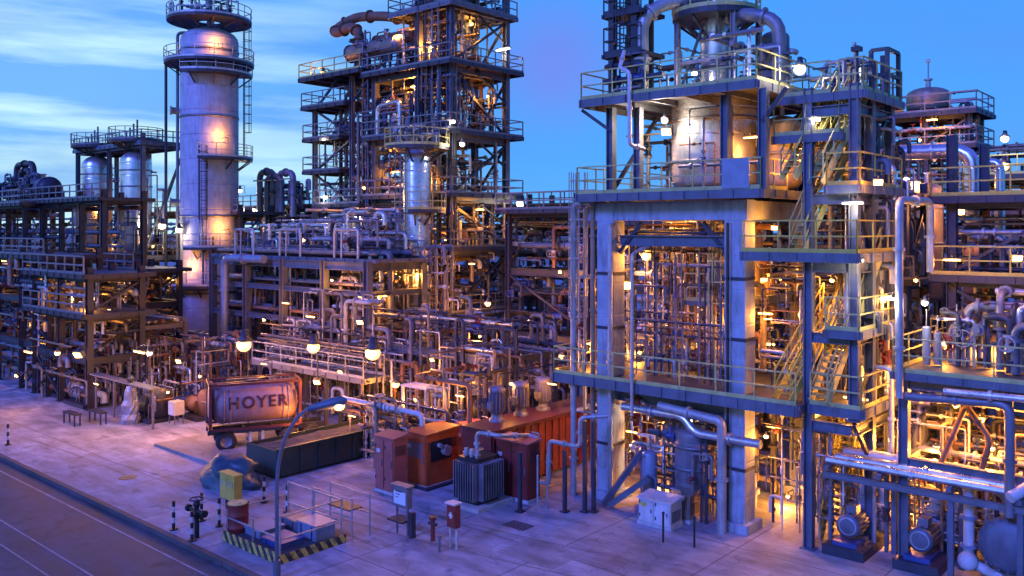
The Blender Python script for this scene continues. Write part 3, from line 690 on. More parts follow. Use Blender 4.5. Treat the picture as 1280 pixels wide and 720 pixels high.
line('orange lit downcomer standing in front of the portal right column', [(u-2.6, 28.5, 4.25), (u-.1, 28.5, 4.05), (u, 28.5, 3.9), (u, 28.5, .0)], .17, 'galv', name='riser')
line('fat blue pipe hanging under the portal lower deck edge', [(-19.3, 28.7, 3.95), (-16.6, 28.7, 3.95), (-16.2, 28.7, 3.5), (-15.9, 28.7, 3.4), (-13.5, 28.7, 3.4)], .16, 'clad')
MBt = thing('raking_props', 'dark raking steel props standing beside the portal left column', 'prop', -18.9, 29.5)
for a, bb in (((-20.0, 28.4, 0), (-18.9, 29.6, 2.2)), ((-18.9, 29.6, 0), (-18.9, 29.6, 2.4)), ((-19.6, 28.2, 0.1), (-18.2, 28.9, 1.3))): MB().bar(a, bb, .2).build('prop', 'steel_blue', MBt)
# ground level under the portal
piping('brown and white pipe tangle at ground level under the left of the portal', UA+1.2, -17.4, 30.2, 34.5, 0, 4.4, 26, 31, 'warm', .04, .13)
piping('bright lit pipe tangle at ground level under the middle of the portal', -18.2, UB-.6, 31.0, 34.8, 0, 4.3, 26, 32, 'warm', .04, .15)
piping('cluster of small lines around the white cabinet under the portal', -18.6, -15.5, 29.0, 30.4, 0, 4.3, 36, 33, 'dark', .03, .09)
T, bx = cabinet('equipment_cabinet', 'small white cabinet standing at the foot of the portal', 838, 664, 1.35, .8, .95, 'paint_white')
T, bx = cabinet('equipment_cabinet', 'low brown cabinet right behind the small white cabinet', 862, 655, .75, .8, 1.0, 'lagging', doors=1)
vvessel('seal_pot', 'upright blue pot standing left of the small white cabinet', 'vessel', *G(812, 632), 0, 2.2, .3, 'blue_pale', skirt=.3)
vvessel('filter_vessel', 'dark dome topped filter vessel under the portal lower deck', 'vessel', *G(868, 640), .5, 3.4, .75, 'shell_dark', skirt=.5, bands=2)
T = hdrum('horizontal_exchanger', 'pale blue exchanger at head height under the portal lower deck', (-17.8, 29.8, 2.9), (-16.2, 29.8, 2.9), .28, 'blue_pale', z0=0)
for px, py in ((829, 686), (868, 692)):
    u, v = G(px, py-8); o = MB().cyl((u, v, 0), (u, v, 1.0), .04, 8).ball((u, v, 1.02), .06, 8).build('marker_post', 'black'); tag(o, 'thin dark marker post standing %s of the white cabinet' % ('in front' if px < 850 else 'to the right'), 'post', 'marker posts at the portal foot')
# ---------------------------------------------------------------- stair tower C
T = thing('stair_tower', 'blue steel stair tower with yellow flights right of the portal', 'stair tower', -10.2, 31)
US, VS = (UC, -10.4), (VF-.25, VF+3.2)
for u, v, zb_ in ((UC, VF-.25, 0), (UC, VF+3.2, 0), (-10.4, VF+1.2, 0), (-10.4, VF+3.2, 0), (-10.4, VF-.25, 4.6)):
    MB().ibeam((u, v, zb_), (u, v, 15.8), .3, .3, up=(1,0,0)).box(u-.24,u+.24,v-.24,v+.24,zb_,zb_+.05).build('column', 'steel_blue', T)
for z in (4.5, 7.5, 9.9, 12.2, 15.2): beams(T, US, VS, z, .22, .34, 'steel_blue')
deck(T, -14.1, -10.1, VF-.9, VF+3.6, 10.15, 'SE', eh=.3, rm='yellow')
deck(T, -11.2, -10.1, VF-.7, VF+3.6, 7.6, 'SE', eh=.26)
deck(T, -11.2, -10.1, VF-.6, VF+3.6, 12.4, 'SEW', eh=.26, rm='yellow')
deck(T, -13.2, -10.9, VF-.3, VF+4, 14.2, 'SE', eh=.26)
deck(T, -13.0, -10.1, VF-.3, VF+3.6, 15.55, 'NE', eh=.26)
MB().rail([(-13.0, VF-.3), (-11.2, VF-.3)], 15.55).rail([(-10.9, VF-.3), (-10.1, VF-.3)], 15.55).build('railing', 'yellow_grey', T)
deck(T, -11.8, -10.1, VF-.5, VF+3.6, 5.0, 'SE', eh=.3)
for a, bb, m in (((-12.7, 28.7, 5.05), (-11.9, 31.0, 8.0), 'yellow'), ((-11.5, 28.9, 5.1), (-10.6, 31.4, 10.0), 'yellow_grey'), ((-12.3, 29.0, 10.2), (-11.5, 31.2, 14.1), 'yellow_grey'), ((-11.6, 30.2, 0.05), (-11.4, 32.4, 4.9), 'yellow_grey'), ((-12.6, 28.9, 12.7), (-11.8, 30.6, 15.5), 'yellow_grey'), ((-11.6, 28.9, 12.5), (-10.7, 30.4, 15.5), 'yellow_grey')):
    MB().stairs(a, bb, .7).build('stair_flight', m, T)
for a, bb in (((UC, VF-.25, 5.2), (UC, VF+3, 9.6)), ((-10.4, VF-.1, 5.2), (-10.4, VF+3, 7.4)), ((-10.4, VF+3, 7.8), (-10.4, VF, 12.0)), ((UC, VF+3, .2), (-10.5, VF+3, 4.4)), ((-10.4, VF, 12.6), (-10.4, VF+3, 15.0)), ((-10.4, VF+1.2, 3.0), (-10.4, VF-.3, 4.5))):
    MB().bar(a, bb, .12).build('brace', 'steel_dark', T)
# bits on top
b = MB().tube([(-10.6, VF+.5, 15.6), (-10.6, VF+.5, 17.2)], .06, 8).box(-10.75, -10.45, VF+.35, VF+.65, 17.0, 17.15)
b.build('vent_mast', 'steel_dark', T)
T = thing('guard_cage', 'open dark steel frame standing on the right end of the stair tower roof', 'frame', -9.3, VF, 15.55)
for u in (-10.7, -10.15): 
    for v in (VF+2.2, VF+3.4): MB().bar((u, v, 15.55), (u, v, 17.3), .13).build('post', 'steel_dark', T)
for z in (16.4, 17.3): MB().bar((-10.7, VF+2.2, z), (-10.15, VF+2.2, z), .12).bar((-10.15, VF+2.2, z), (-10.15, VF+3.4, z), .12).build('rail', 'steel_dark', T)
vvessel('steel_hopper', 'orange lit vessel with a conical top inside the stair tower', 'vessel', uof(1031, 33), 33, 12.6, 15.5, .62, 'lagging', dome=1.1, bands=1)
vvessel('small_drum', 'small grey drum on the stair tower roof by its guard frame', 'vessel', uof(1068, 31.5), 31.5, 15.6, 17.1, .32, 'steel_grey')
piping('blue and rust pipes crowding the stair tower between the middle decks', -13.0, -10.5, 30.6, 35.2, 10.2, 14.0, 22, 41, 'mix', .03, .11)
piping('brown lit pipes behind the stair tower lower landings', -13.4, -11.0, 31.2, 35.2, 5.05, 9.8, 24, 42, 'warm', .03, .12)
piping('green and grey pipes hanging between the right landings of the stair tower', -11.0, -10.3, 30.2, 33.4, 5.05, 9.8, 24, 43, 'mix', .04, .13)
piping('pipes and vents clustered on the stair tower roof', -12.6, -10.4, 29.8, 33.0, 15.6, 17.0, 18, 44, 'cold', .03, .1)
piping('dark pipes behind the upper right landing of the stair tower', -10.9, -10.2, 30.6, 33.4, 10.3, 15, 18, 45, 'mix', .04, .13)
piping('rusty pipes packed round the foot of the stair tower', -12.4, -10.9, 29.4, 31.4, 0, 4.4, 26, 46, 'warm', .02, .08)
piping('warm lit pipes in the dark bay between portal and stair tower', -14.0, -12.4, 31.5, 35.5, 0, 4.6, 18, 47, 'warm', .04, .13)
piping('orange lit pipes at ground level behind the stair tower', -11, -8.6, 32.0, 36, 0, 4.6, 30, 48, 'warm', .04, .15)
vvessel('knockout_drum', 'tall lagged drum standing among pipes behind the stair tower lower flights', 'vessel', -12.4, 34.6, 5.05, 9.2, .7, 'lagging', bands=3)
vvessel('air_receiver', 'white riser drum between the right landings of the stair tower', 'vessel', -10.7, 30.9, 7.65, 9.7, .3, 'paint_white')
# hollow goose-neck pipes
for px, v, z0, z1, w, lb in ((1088, 30.8, 3.2, 6.2, .7, 'pair of tall goose neck silver pipes rising right of the stair tower'), (1058, 29.9, 7.6, 9.6, .3, 'small white goose neck pipe on the stair tower landing')):
    u = uof(px, v); line(lb, [(u, v, z0), (u, v, z1), (u + w, v, z1), (u + w, v, z0 + (-.4 if w > .5 else .8))], .09, 'galv')
T = lamp
u = uof(1124, 28.9)
line('tall silver standpipe between the stair tower and the right hand walkway', [(u, 28.9, 5.6), (u, 28.9, 11.9), (u+.2, 31.5, 11.9), (u+.2, 31.5, 9.5)], .12, 'galv', name='riser')

# extra lattice of lines climbing the faces of the portal
piping('thin dark lines climbing between the portal columns near their front face', UA+.7, UB-.7, 29.5, 30.1, 5.05, 11.0, 22, 401, 'dark', .025, .06, 'vvvhl')
piping('thin lines and ladders packed left of the portal left column', -22.2, -20.9, 29.2, 34.5, 5.05, 12.0, 22, 402, 'mix', .03, .1, 'vvvhl')
piping('grey lines dropping left of the portal left column to the ground', -22.3, -21.0, 29.6, 34.0, 0, 4.6, 18, 403, 'mix', .04, .1, 'vvvhl')
piping('rusty lines hanging right of the portal right column', -14.1, -12.3, 29.8, 31.2, 5.05, 9.8, 20, 404, 'warm', .025, .08, 'vvhhl')
piping('thin lines in the dark bay at the foot of the portal right column', -14.1, -12.3, 29.6, 31.4, 0, 4.6, 16, 405, 'warm', .025, .08, 'vvhhl')
T = thing('access_ladder', 'tall caged yellow ladder standing inside the portal by its right column', 'ladder', -15.9, 30.2, 5.05)
MB().ladder((-15.9, 30.3), 5.05, 10.8).build('ladder', 'yellow_grey', T)
T = thing('access_ladder', 'caged grey ladder climbing beside the portal left column', 'ladder', -21.5, 28.9, 5.05)
MB().ladder((-21.6, 29.0), 5.05, 12.4).build('ladder', 'galv', T)

for u in (UA, UB):
    for z in (2.2, 6.9, 9.1): MB().box(u-.43, u+.43, VF-.43, VF-.403, z, z+.12).box(u+.403, u+.43, VF-.4, VF+.4, z, z+.12).build('collar', 'steel_dark', S)
T = thing('cable_tray', 'narrow cable tray running up the portal right column', 'cable tray', UB-.2, VF-.45, .4)
b = MB()
for a in (-.32, -.14): b.box(UB+a, UB+a+.02, VF-.5, VF-.44, .4, 11.2)
for k in range(27): b.box(UB-.3, UB-.141, VF-.46, VF-.44, .6+k*.4, .63+k*.4)
b.build('tray', 'galv', T); MB().tube([(UB-.23, VF-.48, .4), (UB-.23, VF-.48, 11.2)], .03, 8).build('cable', 'black', T)
piping('grey and brown pipes in the foreground bay under the portal lower deck', UA+.8, UB-.7, 29.4, 31.0, 1.2, 4.4, 26, 411, 'warm', .03, .09, 'hhlvl')
piping('pipes and valves strung under the portal lower deck ceiling', UA+.8, UB-.7, 29.2, 34.0, 3.2, 4.4, 24, 412, 'mix', .04, .12, 'hhl')
# ================================================================ right hand unit
T = thing('pipe_bridge', 'blue steel pipe bridge with a railed walkway along the right edge', 'pipe bridge', -6, 31)
US, VS = (-9.0, -4.6, .5), (VF+.3, VF+4.2)
cols(T, US, VS, 0, 6.3, .3)
beams(T, US, VS, 6.25, .3, .4)
deck(T, -9.2, 1.0, VF-.2, VF+4.6, 6.35, 'SW', eh=.22, r=.022)
beams(T, US, VS, 3.6, .2, .3)
T = tower('steelwork_bay', 'dark multi level frame with yellow railings behind the right hand walkway', 'steel frame', (-9.3, -5.5, -1), (36.5, 41.5), (6.4, 9.2, 12.2), 14.6, cm='steel_dark', rails='SW', seed=5, rm='yellow')
piping('blue and white vertical pipes standing on the right hand walkway', -8.4, -5.2, 31.0, 33.6, 6.4, 8.9, 34, 51, 'cold', .05, .15, 'vvl')
piping('red and white pipes farther right on the right hand walkway', -5.2, -1, 30.6, 33.6, 6.4, 8.9, 34, 52, 'mix', .04, .14)
for i, (px, hh, m) in enumerate(((1158, 1.3, 'blue_pale'), (1172, 1.1, 'steel_grey'), (1196, 1.5, 'steel_blue'), (1215, .9, 'steel_grey'), (1240, 1.1, 'lagging'))):
    v = 31.2 + .3*i; u = uof(px, v)
    vvessel('filter_pot', ('pale blue upright pot', 'grey upright pot second from the left', 'tallest dark blue upright pot in the middle', 'short grey upright pot', 'brown upright pot farthest right')[i] + ' on the right hand walkway', 'vessel', u, v, 6.4, 6.4 + hh, .13, m, skirt=.2, n=16)
piping('dark pipework filling the frame behind the walkway on the left', -9.2, -5.6, 37, 41.4, 6.4, 12, 30, 53, 'mix', .05, .16)
piping('orange lit pipework filling the frame behind the walkway on the right', -5.4, -1.2, 37, 41.4, 6.4, 14, 30, 54, 'warm', .05, .16)
piping('glowing orange pipe maze under the left half of the right hand walkway', -9.0, -5.6, 30.4, 34.5, 0.4, 5.6, 44, 55, 'warm', .03, .12)
piping('glowing orange pipe maze under the right half of the right hand walkway', -5.6, -1.2, 30.4, 34.5, 0.4, 5.6, 44, 56, 'warm', .03, .13)
piping('dense pipe mass deep behind the right hand pumps', -10, -1, 35.5, 39, 0, 6, 44, 57, 'warm', .05, .16)
# big silver lines
v = 42; z = zof(188, uof(1160, v), v)
line('fat silver overhead line that bends down at the upper right', [(uof(1092, v), v, z+.25), (uof(1120, v), v, z-.05), (uof(1216, v), v, z-.1), (uof(1216, v), v, zof(300, uof(1216, v), v))], .33, 'clad')
v = 43; 
line('second silver line arching down beside the fat one at the upper right', [(uof(1222, v), v, zof(300, uof(1222, v), v)), (uof(1226, v), v, zof(203, uof(1226, v), v)), (uof(1250, v), v, zof(203, uof(1250, v), v)), (uof(1250, v), v, zof(300, uof(1250, v), v))], .2, 'clad')
v = 29.2
line('blue header pipe framing the orange pipe maze under the right hand walkway', [(uof(1132, v), v, 5.62), (uof(1262, v), v, 5.75), (uof(1262, v), v, 2.4)], .14, 'steel_grey')
line('long silver pipe just below the right hand walkway', [(uof(1180, 29.0), 29.0, 5.95), (uof(1300, 29.0), 29.0, 6.0)], .11, 'clad')
# headers above the pumps
T = thing('pipe_trestle', 'low steel trestle carrying silver headers above the pumps', 'trestle', -8, 30)
for u in (-11.3, -9.6, -7.5, -5.6, -3.6):
    MB().bar((u, 29.3 if u > -8 else 30.9, 0), (u, 29.3 if u > -8 else 30.9, 2.85), .16).bar((u, 30.6, 0), (u, 30.6, 2.85), .16).bar((u, 29.0, 2.92), (u, 30.9, 2.92), .16).build('support', 'steel_blue', T)
MB().ibeam((-11.5, 29.2, 2.65), (-3.2, 29.2, 2.65), .16, .2).build('beam', 'steel_grey', T)
for i, (v, r, m, z) in enumerate(((29.3, .12, 'clad', 3.12), (29.65, .17, 'clad', 3.17), (30.05, .11, 'paint_white', 3.11), (30.45, .2, 'galv', 3.2))):
    line(('front silver header lying on the low trestle above the pumps', 'fat silver header second from the front on the low trestle', 'white header third from the front on the low trestle', 'rear galvanised header on the low trestle')[i],
         [(-11.4 + i*.2, v, z), (-5.9 + i*.5, v, z), (-5.9 + i*.5, v, 1.0 if i == 1 else z - .001 + .3)] if i < 2 else [(-11.2, v, z), (-4.0, v, z)], r, m)
line('yellow lit fat pipe slanting up toward the right edge', [(-5.8, 28.9, 3.05), (-4.6, 30.6, 3.9)], .17, 'paint_white')
line('arched brown pipe loop standing in the orange lit bay', [(-8.1, 30.2, 3.2), (-7.3, 30.2, 5.4), (-6.6, 30.2, 4.4), (-6.9, 30.2, 3.2)], .09, 'rust')
# pumps
def pump(label, u, v, s=1.0):
    T = thing('process_pump', label, 'pump', u, v)
    MB().box(u-.65, u+.55, v-.45, v+1.75, 0, .28).build('plinth', 'steel_dark', T)
    MB().box(u-.4, u+.3, v-.3, v+1.6, .283, .42).build('baseplate', 'blue', T)
    m = MB(); m.lathe((u, v-.2, .86), [(0, -.02), (.2, 0), (.33, .03), (.35, .16), (.30, .17), (.30, .95), (.22, 1.0), (0, 1.0)], 20, (0, 1, 0))
    for k in range(16):
        a = 2*math.pi*k/16; m.bar((u + .32*math.cos(a), v, .86 + .32*math.sin(a)), (u + .32*math.cos(a), v + .7, .86 + .32*math.sin(a)), .03, .05)
    m.build('motor', 'steel_blue', T)
    MB().box(u-.14, u+.14, v+.1, v+.5, 1.15, 1.4).build('terminal_box', 'steel_grey', T)
    MB().ring((u, v-.17, .86), .24, .03, 18, (0, 1, 0)).ring((u, v-.17, .86), .13, .02, 14, (0, 1, 0)).build('fan_cover', 'galv', T)
    MB().cyl((u, v+.8, .86), (u, v+1.05, .86), .14, 12).build('coupling', 'yellow', T)
    b = MB(); b.lathe((u, v+1.05, .9), [(0, 0), (.3, .02), (.46, .1), (.48, .2), (.46, .32), (.28, .4), (.2, .5), (0, .5)], 22, (0, 1, 0)); b.build('casing', 'blue_pale', T)
    MB().tube([(u, v+1.25, 1.3), (u, v+1.25, 1.85), (u+.55, v+1.25, 1.85), (u+.55, v+1.25, 1.2)], .16, 12).cyl((u, v+1.25, 1.42), (u, v+1.25, 1.5), .26, 14).cyl((u+.55, v+1.25, 1.25), (u+.55, v+1.25, 1.33), .26, 14).build('discharge_pipe', 'paint_white', T)
    MB().tube([(u+.55, v+1.25, 1.2), (u+.55, v+1.25, .5), (u+.1, v+1.6, .5)], .11, 10).build('suction_pipe', 'galv', T)
    MB().tube([(u-.3, v+1.1, .42), (u-.3, v+1.1, 1.6), (u-.3, v+1.6, 2.4)], .04, 8).tube([(u-.45, v+.9, .42), (u-.45, v+.9, 2.5)], .03, 8).build('seal_line', 'galv', T)
    return T
P0 = pump('blue process pump nearest the stair tower with a white goose neck', *G(1062, 693)); P0.scale = (1.15,)*3
pu, pv = G(1152, 712); clone(P0, pu, pv, 0, 'blue process pump next to the blue exchanger with a white goose neck')
for i, (px, py, lb) in enumerate(((1093, 690, 'silver riser and valve standing right of the pump nearest the stair tower'), (1186, 706, 'silver riser and valve standing right of the middle pump'))):
    u, v = G(px, py); T = thing('valve_riser', lb, 'pipework', u, v)
    for k in range(3): MB().tube([(u + k*.3, v + k*.3, 0), (u + k*.3, v + k*.3, 2.75)], .06 + .02*k, 8).build('pipe', PAL['cold'][k], T)
    valve(T, (u+.3, v+.3, 1.3), .09, random.Random(i), m='red' if i else 'steel_dark')
piping('thin pipes and cables dropping behind the pump row', -11.5, -5.5, 30.8, 31.5, 0, 3.1, 28, 61, 'mix', .03, .09)
# blue exchanger at the right edge
u, v = PD(1262, 26.4)
T = thing('shell_exchanger', 'bright blue exchanger with round grey end cover at the bottom right corner', 'exchanger', u, v)
MB().lathe((u, v, 1.35), [(.62, 0), (.62, 2.6)], 28, (0, 1, 0)).build('shell', 'blue', T)
b = MB().lathe((u, v, 1.35), [(0, -.35), (.5, -.32), (.72, -.22), (.86, -.1), (.86, .02), (.62, .021)], 30, (0, 1, 0))
for k in range(20): a = 2*math.pi*k/20; b.cyl((u + .78*math.cos(a), v-.24, 1.35 + .78*math.sin(a)), (u + .78*math.cos(a), v-.1, 1.35 + .78*math.sin(a)), .035, 6)
b.build('end_cover', 'steel_blue', T)
for dv in (.6, 2.1): MB().box(u-.5, u+.5, v+dv-.12, v+dv+.12, 0, .9).build('saddle', 'concrete', T)
MB().tube([(u-.1, v+.6, 1.9), (u-.1, v+.6, 2.7), (u-.9, v+.6, 3.0)], .19, 12).cyl((u-.1, v+.6, 2.1), (u-.1, v+.6, 2.2), .3, 14).build('inlet_pipe', 'paint_white', T)
u2 = u - 1.15
T = thing('white_manifold', 'white lagged pipe drop with elbows left of the blue exchanger', 'pipework', u2, v)
MB().tube([(u2-.3, v+.3, 3.0), (u2, v+.1, 2.8), (u2, v+.1, .55), (u2+.6, v+.1, .35), (u2+.9, v-.35, .4)], .16, 12).build('pipe', 'paint_white', T)
for z in (1.0, 1.9): MB().cyl((u2, v+.1, z), (u2, v+.1, z+.08), .26, 14).build('flange', 'blue_pale', T)
MB().ball((u2+.02, v-.1, .62), .3, 12).build('elbow_cover', 'paint_white', T)
# ---------------------------------------------------------------- far right tower
u, v = PD(1112, 56)
T = tower('distant_tower', 'distant deck tower with crowded railings beyond the silver overhead line', 'steel frame', (u, u+2.2, u+4.6), (v, v+3.2), (7, 10.5, 13, 16.1, 18.2), 18.6, cw=.3, cm='steel_dark', rails='SEWN', rm='steel_grey', seed=9, rr=.035)
vvessel('distant_vessel', 'squat vessel capped with a lamp mast on the distant right tower', 'vessel', u+2.0, v+1.2, 18.2, 20.0, 1.3, 'lagging', dome=.4)
piping('pipes crowding the upper decks of the distant right tower', u-.4, u+4.8, v-.3, v+3, 13, 19.6, 34, 71, 'mix', .05, .15)
line('silver elbow pipe curling off the left of the distant right tower', [(u+1, v-.6, 18.6), (u-1.4, v-.6, 18.4), (u-1.6, v-.6, 15.0)], .22, 'galv')
o = thing('lamp_mast', 'thin mast with a round tip above the distant right tower', 'mast', u+2, v+1.2, 20.4)
MB().bar((u+2, v+1.2, 20.4), (u+2, v+1.2, 21.6), .06).build('mast', 'steel_grey', o); MB().ball((u+2, v+1.2, 21.7), .14, 8).build('tip', 'paint_white', o)
u, v = PD(1222, 50)
T = tower('steelwork_bay', 'dark open frame standing at the far right behind the arching silver line', 'steel frame', (u, u+3, u+7), (v, v+4), (5, 8.5, 12, 14), 15.4, cm='steel_dark', rails='S', seed=10, rm='yellow_grey', rr=.035)
piping('orange lit pipes on top of the far right frame', u, u+7, v, v+4, 12, 16, 36, 72, 'warm', .05, .16)
piping('dark pipes inside the far right frame', u, u+7, v, v+4, 3, 12, 40, 73, 'mix', .05, .16)
u, v = PD(1150, 48)
piping('dark pipe thicket between the stair tower and the far right frame', u-4, u+3, v, v+4, 2, 13, 44, 74, 'mix', .05, .16)
vvessel('orange_lit_vessel', 'orange lit column standing behind the frame under the fat silver line', 'vessel', *PD(1158, 46), 7, 13.4, .8, 'lagging', bands=3)
vvessel('orange_lit_vessel', 'brown column standing behind yellow railings near the right edge', 'vessel', *PD(1232, 44), 4, 10.2, 1.0, 'rust', bands=3)
# ================================================================ middle tower
VT = 40.95
T = MT = thing('process_tower', 'very tall dark steel tower carrying an exchanger and crowded decks in the middle', 'process tower', -46, 43.5)
UM = (-49.0, -44.4, -41.3); VM = (VT, VT+5.6)
for u in UM:
    for v in VM:
        top = 30 if u > -48 else 22.8
        MB().ibeam((u, v, 0), (u, v, top), .4, .4, t=.06, up=(1,0,0)).build('column', 'steel_blue', T)
for u in (-56.3, -51.7):
    for v in VM: MB().ibeam((u, v, 0), (u, v, 23 if u > -55 else 20.5), .32, .32, up=(1,0,0)).build('column', 'steel_blue', T)
LV = [5.4, 9.7, 13.3, 17.5, 22.1]
for z in LV:
    beams(T, UM, VM, z, .3, .55, 'steel_blue')
    deck(T, -49.5, -40.4, VT-.9, VT+6.4, z, 'SEN', rm='steel_grey', em='steel_dark', eh=.26, r=.035)
deck(T, -57.0, -49.6, VT-1.0, VT+6.2, 22.6, 'SW', rm='yellow_grey', em='steel_dark', eh=.3, r=.035)
for z, a in ((15.4, -57.2), (17.9, -57.2), (20.4, -57.4)): deck(T, a+.3, -52.3 + .6*(z > 18), VT-.7, VT+2.6, z, 'SWE', rm='steel_grey', em='steel_dark', eh=.25, r=.035)
for z in (12.8, 10.4): deck(T, -55.5, -50, VT-.7, VT+4, z, 'SW', rm='steel_grey', em='steel_dark', eh=.25, r=.035)
beams(T, (-44.4, -41.3), VM, 26.3, .3, .5, 'steel_blue'); deck(T, -46.9, -40.6, VT-.6, VT+6, 26.0, 'SEW', rm='steel_grey', em='steel_blue', r=.035)
deck(T, -45.2, -40.8, VT-.4, VT+5.8, 28.4, 'SEW', rm='steel_grey', em='steel_blue', r=.035)
zs = [0, 5.4, 9.7, 13.3, 17.5, 22.1, 26.3]
for i, (a, bb) in enumerate(zip(zs, zs[1:])):
    MB().bar((UM[1], VM[1], a), (UM[2], VM[1], bb-.6), .16).build('brace', 'steel_dark', T)
    MB().bar((UM[2], VM[0 if i % 2 else 1], a), (UM[2], VM[1 if i % 2 else 0], bb-.6), .16).build('brace', 'steel_dark', T)
    MB().bar((UM[2], (VM[0]+VM[1])/2, bb-.6), (UM[2], VM[1], bb-2.2), .12).build('brace', 'steel_dark', T)
for a, bb in (((-56.3, 10.0), (-51.7, 12.6)), ((-51.7, 12.8), (-56.3, 15.2)), ((-56.3, 15.4), (-51.7, 17.7)), ((-51.7, 17.9), (-56.3, 20.2)), ((-56.3, 20.2), (-53.5, 22.3)), ((-51.7, 20.4), (-49.2, 22.3)), ((-51.7, 15.4), (-49.2, 12.2)), ((-49, 17.7), (-51.7, 15.5))):
    MB().bar((a[0], VT, a[1]), (bb[0], VT, bb[1]), .15).build('brace', 'steel_dark', T)
for i, z in enumerate((12.8, 15.4, 17.9, 20.4)):
    z1 = (15.4, 17.9, 20.4, 22.6)[i]; s = (1, -1)[i % 2]
    MB().stairs((-54.0 - s*1.6, VT+1.2 + (i % 2), z), (-54.0 + s*1.6, VT+1.2 + (i % 2), z1), .8).build('stair_flight', 'steel_grey', T)
for i, z in enumerate(LV[:-1]): MB().ladder((-43.2, VT-.2), z, LV[i+1]).build('ladder', 'steel_grey', T)
hdrum('horizontal_exchanger', 'long brown exchanger lying on the top left deck of the tall tower', (-52.6, VT+.6, 24.2), (-47.2, VT+.6, 24.2), .62, 'lagging')
hdrum('horizontal_exchanger', 'second slimmer exchanger lying right behind the long brown one', (-51.9, VT+2.6, 25.3), (-47.0, VT+2.6, 25.3), .5, 'rust')
line('fat brown hairpin pipe curling out past the tall tower top left', [(-47.4, VT+1.8, 26.2), (-50, VT+1.8, 26.9), (-53.6, VT+1.8, 27.4), (-55.4, VT+1.4, 26.7), (-54.8, VT+.8, 26.1), (-52.4, VT+.6, 26.3), (-51.6, VT+.6, 25.6), (-51.6, VT+.6, 24.8)], .36, 'rust')
piping('golden lit pipe thicket at the top of the tall tower', -47.4, -42.0, VT+.2, VT+5, 22.2, 27.5, 60, 81, 'warm', .05, .18)
piping('dark pipes on the topmost decks of the tall tower', -45.2, -41.0, VT, VT+5, 26.1, 30.5, 46, 82, 'mix', .05, .16)
piping('pipes hanging under the top left deck of the tall tower', -51.4, -44.6, VT+.3, VT+4.6, 17.6, 21.9, 46, 83, 'mix', .05, .18)
piping('pipes between the upper right decks of the tall tower', -44.2, -41.0, VT+.3, VT+5.4, 17.6, 21.9, 40, 84, 'dark', .05, .16)
piping('pale pipes in the second storey from the top of the tall tower', -51.4, -44.6, VT+.3, VT+5, 13.4, 17.3, 46, 85, 'cold', .05, .2)
piping('warm lit pipes between the mid right decks of the tall tower', -44.4, -41.0, VT+.3, VT+5.4, 13.4, 17.3, 24, 86, 'warm', .05, .16)
piping('dense pipe bundle across the waist of the tall tower', -55.6, -44.6, VT+.5, VT+5, 9.8, 13.2, 44, 87, 'mix', .05, .2)
piping('dark pipes across the right waist of the tall tower', -44.4, -41.0, VT+.3, VT+5.4, 9.8, 13.2, 22, 88, 'warm', .05, .16)
piping('brown pipes in the second storey of the tall tower', -49, -41.0, VT+.3, VT+5.4, 5.5, 9.4, 44, 89, 'warm', .05, .18)
piping('glowing pipes in the bottom storey of the tall tower', -49, -41.0, VT-.3, VT+5.4, 0, 5.1, 50, 90, 'warm', .05, .18)
line('silver gooseneck loop standing inside the tall tower', [(-48.3, VT-.4, 17.6), (-48.3, VT-.4, 19.7), (-45.9, VT-.4, 19.9), (-45.9, VT-.4, 17.6)], .16, 'clad')
vvessel('stub_drum', 'white drum inside the silver gooseneck loop of the tall tower', 'vessel', -47.3, VT+.6, 17.6, 19.2, .45, 'paint_white')
vvessel('stub_drum', 'pale blue drum beside the gooseneck loop of the tall tower', 'vessel', -46.2, VT+.9, 17.6, 19.0, .42, 'blue_pale')
# reactor column in front of it
u = uof(521, 38.6); v = 38.6
T = thing('reactor_column', 'slender silver column with a swollen waist in front of the tall tower', 'column', u, v)
MB().lathe((u, v, 0), [(1.05, 0), (1.05, 5.6), (.9, 6.1), (.9, 6.2), (.9, 15.6), (.75, 15.95), (.4, 16.15), (0, 16.2)], 32).build('shell', 'clad', T)
MB().lathe((u, v, 0), [(1.07, 0), (1.07, 5.0)], 32).build('skirt', 'steel_blue', T)
b = MB()
for k in range(14):
    a = 2*math.pi*k/14; b.tube([(u + 1.28*math.cos(a), v + 1.28*math.sin(a), 6.2), (u + 1.28*math.cos(a), v + 1.28*math.sin(a), 9.7)], .11, 8)
b.build('jacket_tubes', 'clad', T)
for z in (6.1, 8.0, 9.8): MB().ring((u, v, z), 1.42, .07, 28).build('ring_main', 'galv', T)
circ_platform(T, u, v, .95, 2.1, 16.3, rm='yellow_grey'); circ_platform(T, u, v, 1.1, 2.2, 5.7, rm='steel_grey'); circ_platform(T, u, v, .95, 1.9, 12.2, -60, 200, rm='yellow_grey')
MB().ladder((u+.3, v-1.45), 6, 16).build('ladder', 'steel_grey', T)
piping('small pipes crowning the slender silver column', u-1.3, u+1.3, v-.8, v+1, 16.35, 17.6, 12, 91, 'cold', .04, .12)
piping('warm lit pipes wrapped round the slender silver column waist', u+1.4, u+3.2, v-.8, v+1.2, 5.8, 10, 16, 92, 'warm', .04, .12)
T = tower('steelwork_bay', 'low warm lit frame at the foot of the tall tower', 'steel frame', (u-4.5, u-1.8, u+2, u+5.5), (v-2.2, v+1.6), (3.2,), 5.0, cm='steel_dark', rails='', skip=(0,), seed=12, rm='yellow_grey', rr=.03)
piping('bright pipes tangled round the low frame at the tall tower foot', u-5, u+5.5, v-2.6, v+1, 0, 3.0, 46, 93, 'warm', .04, .14)
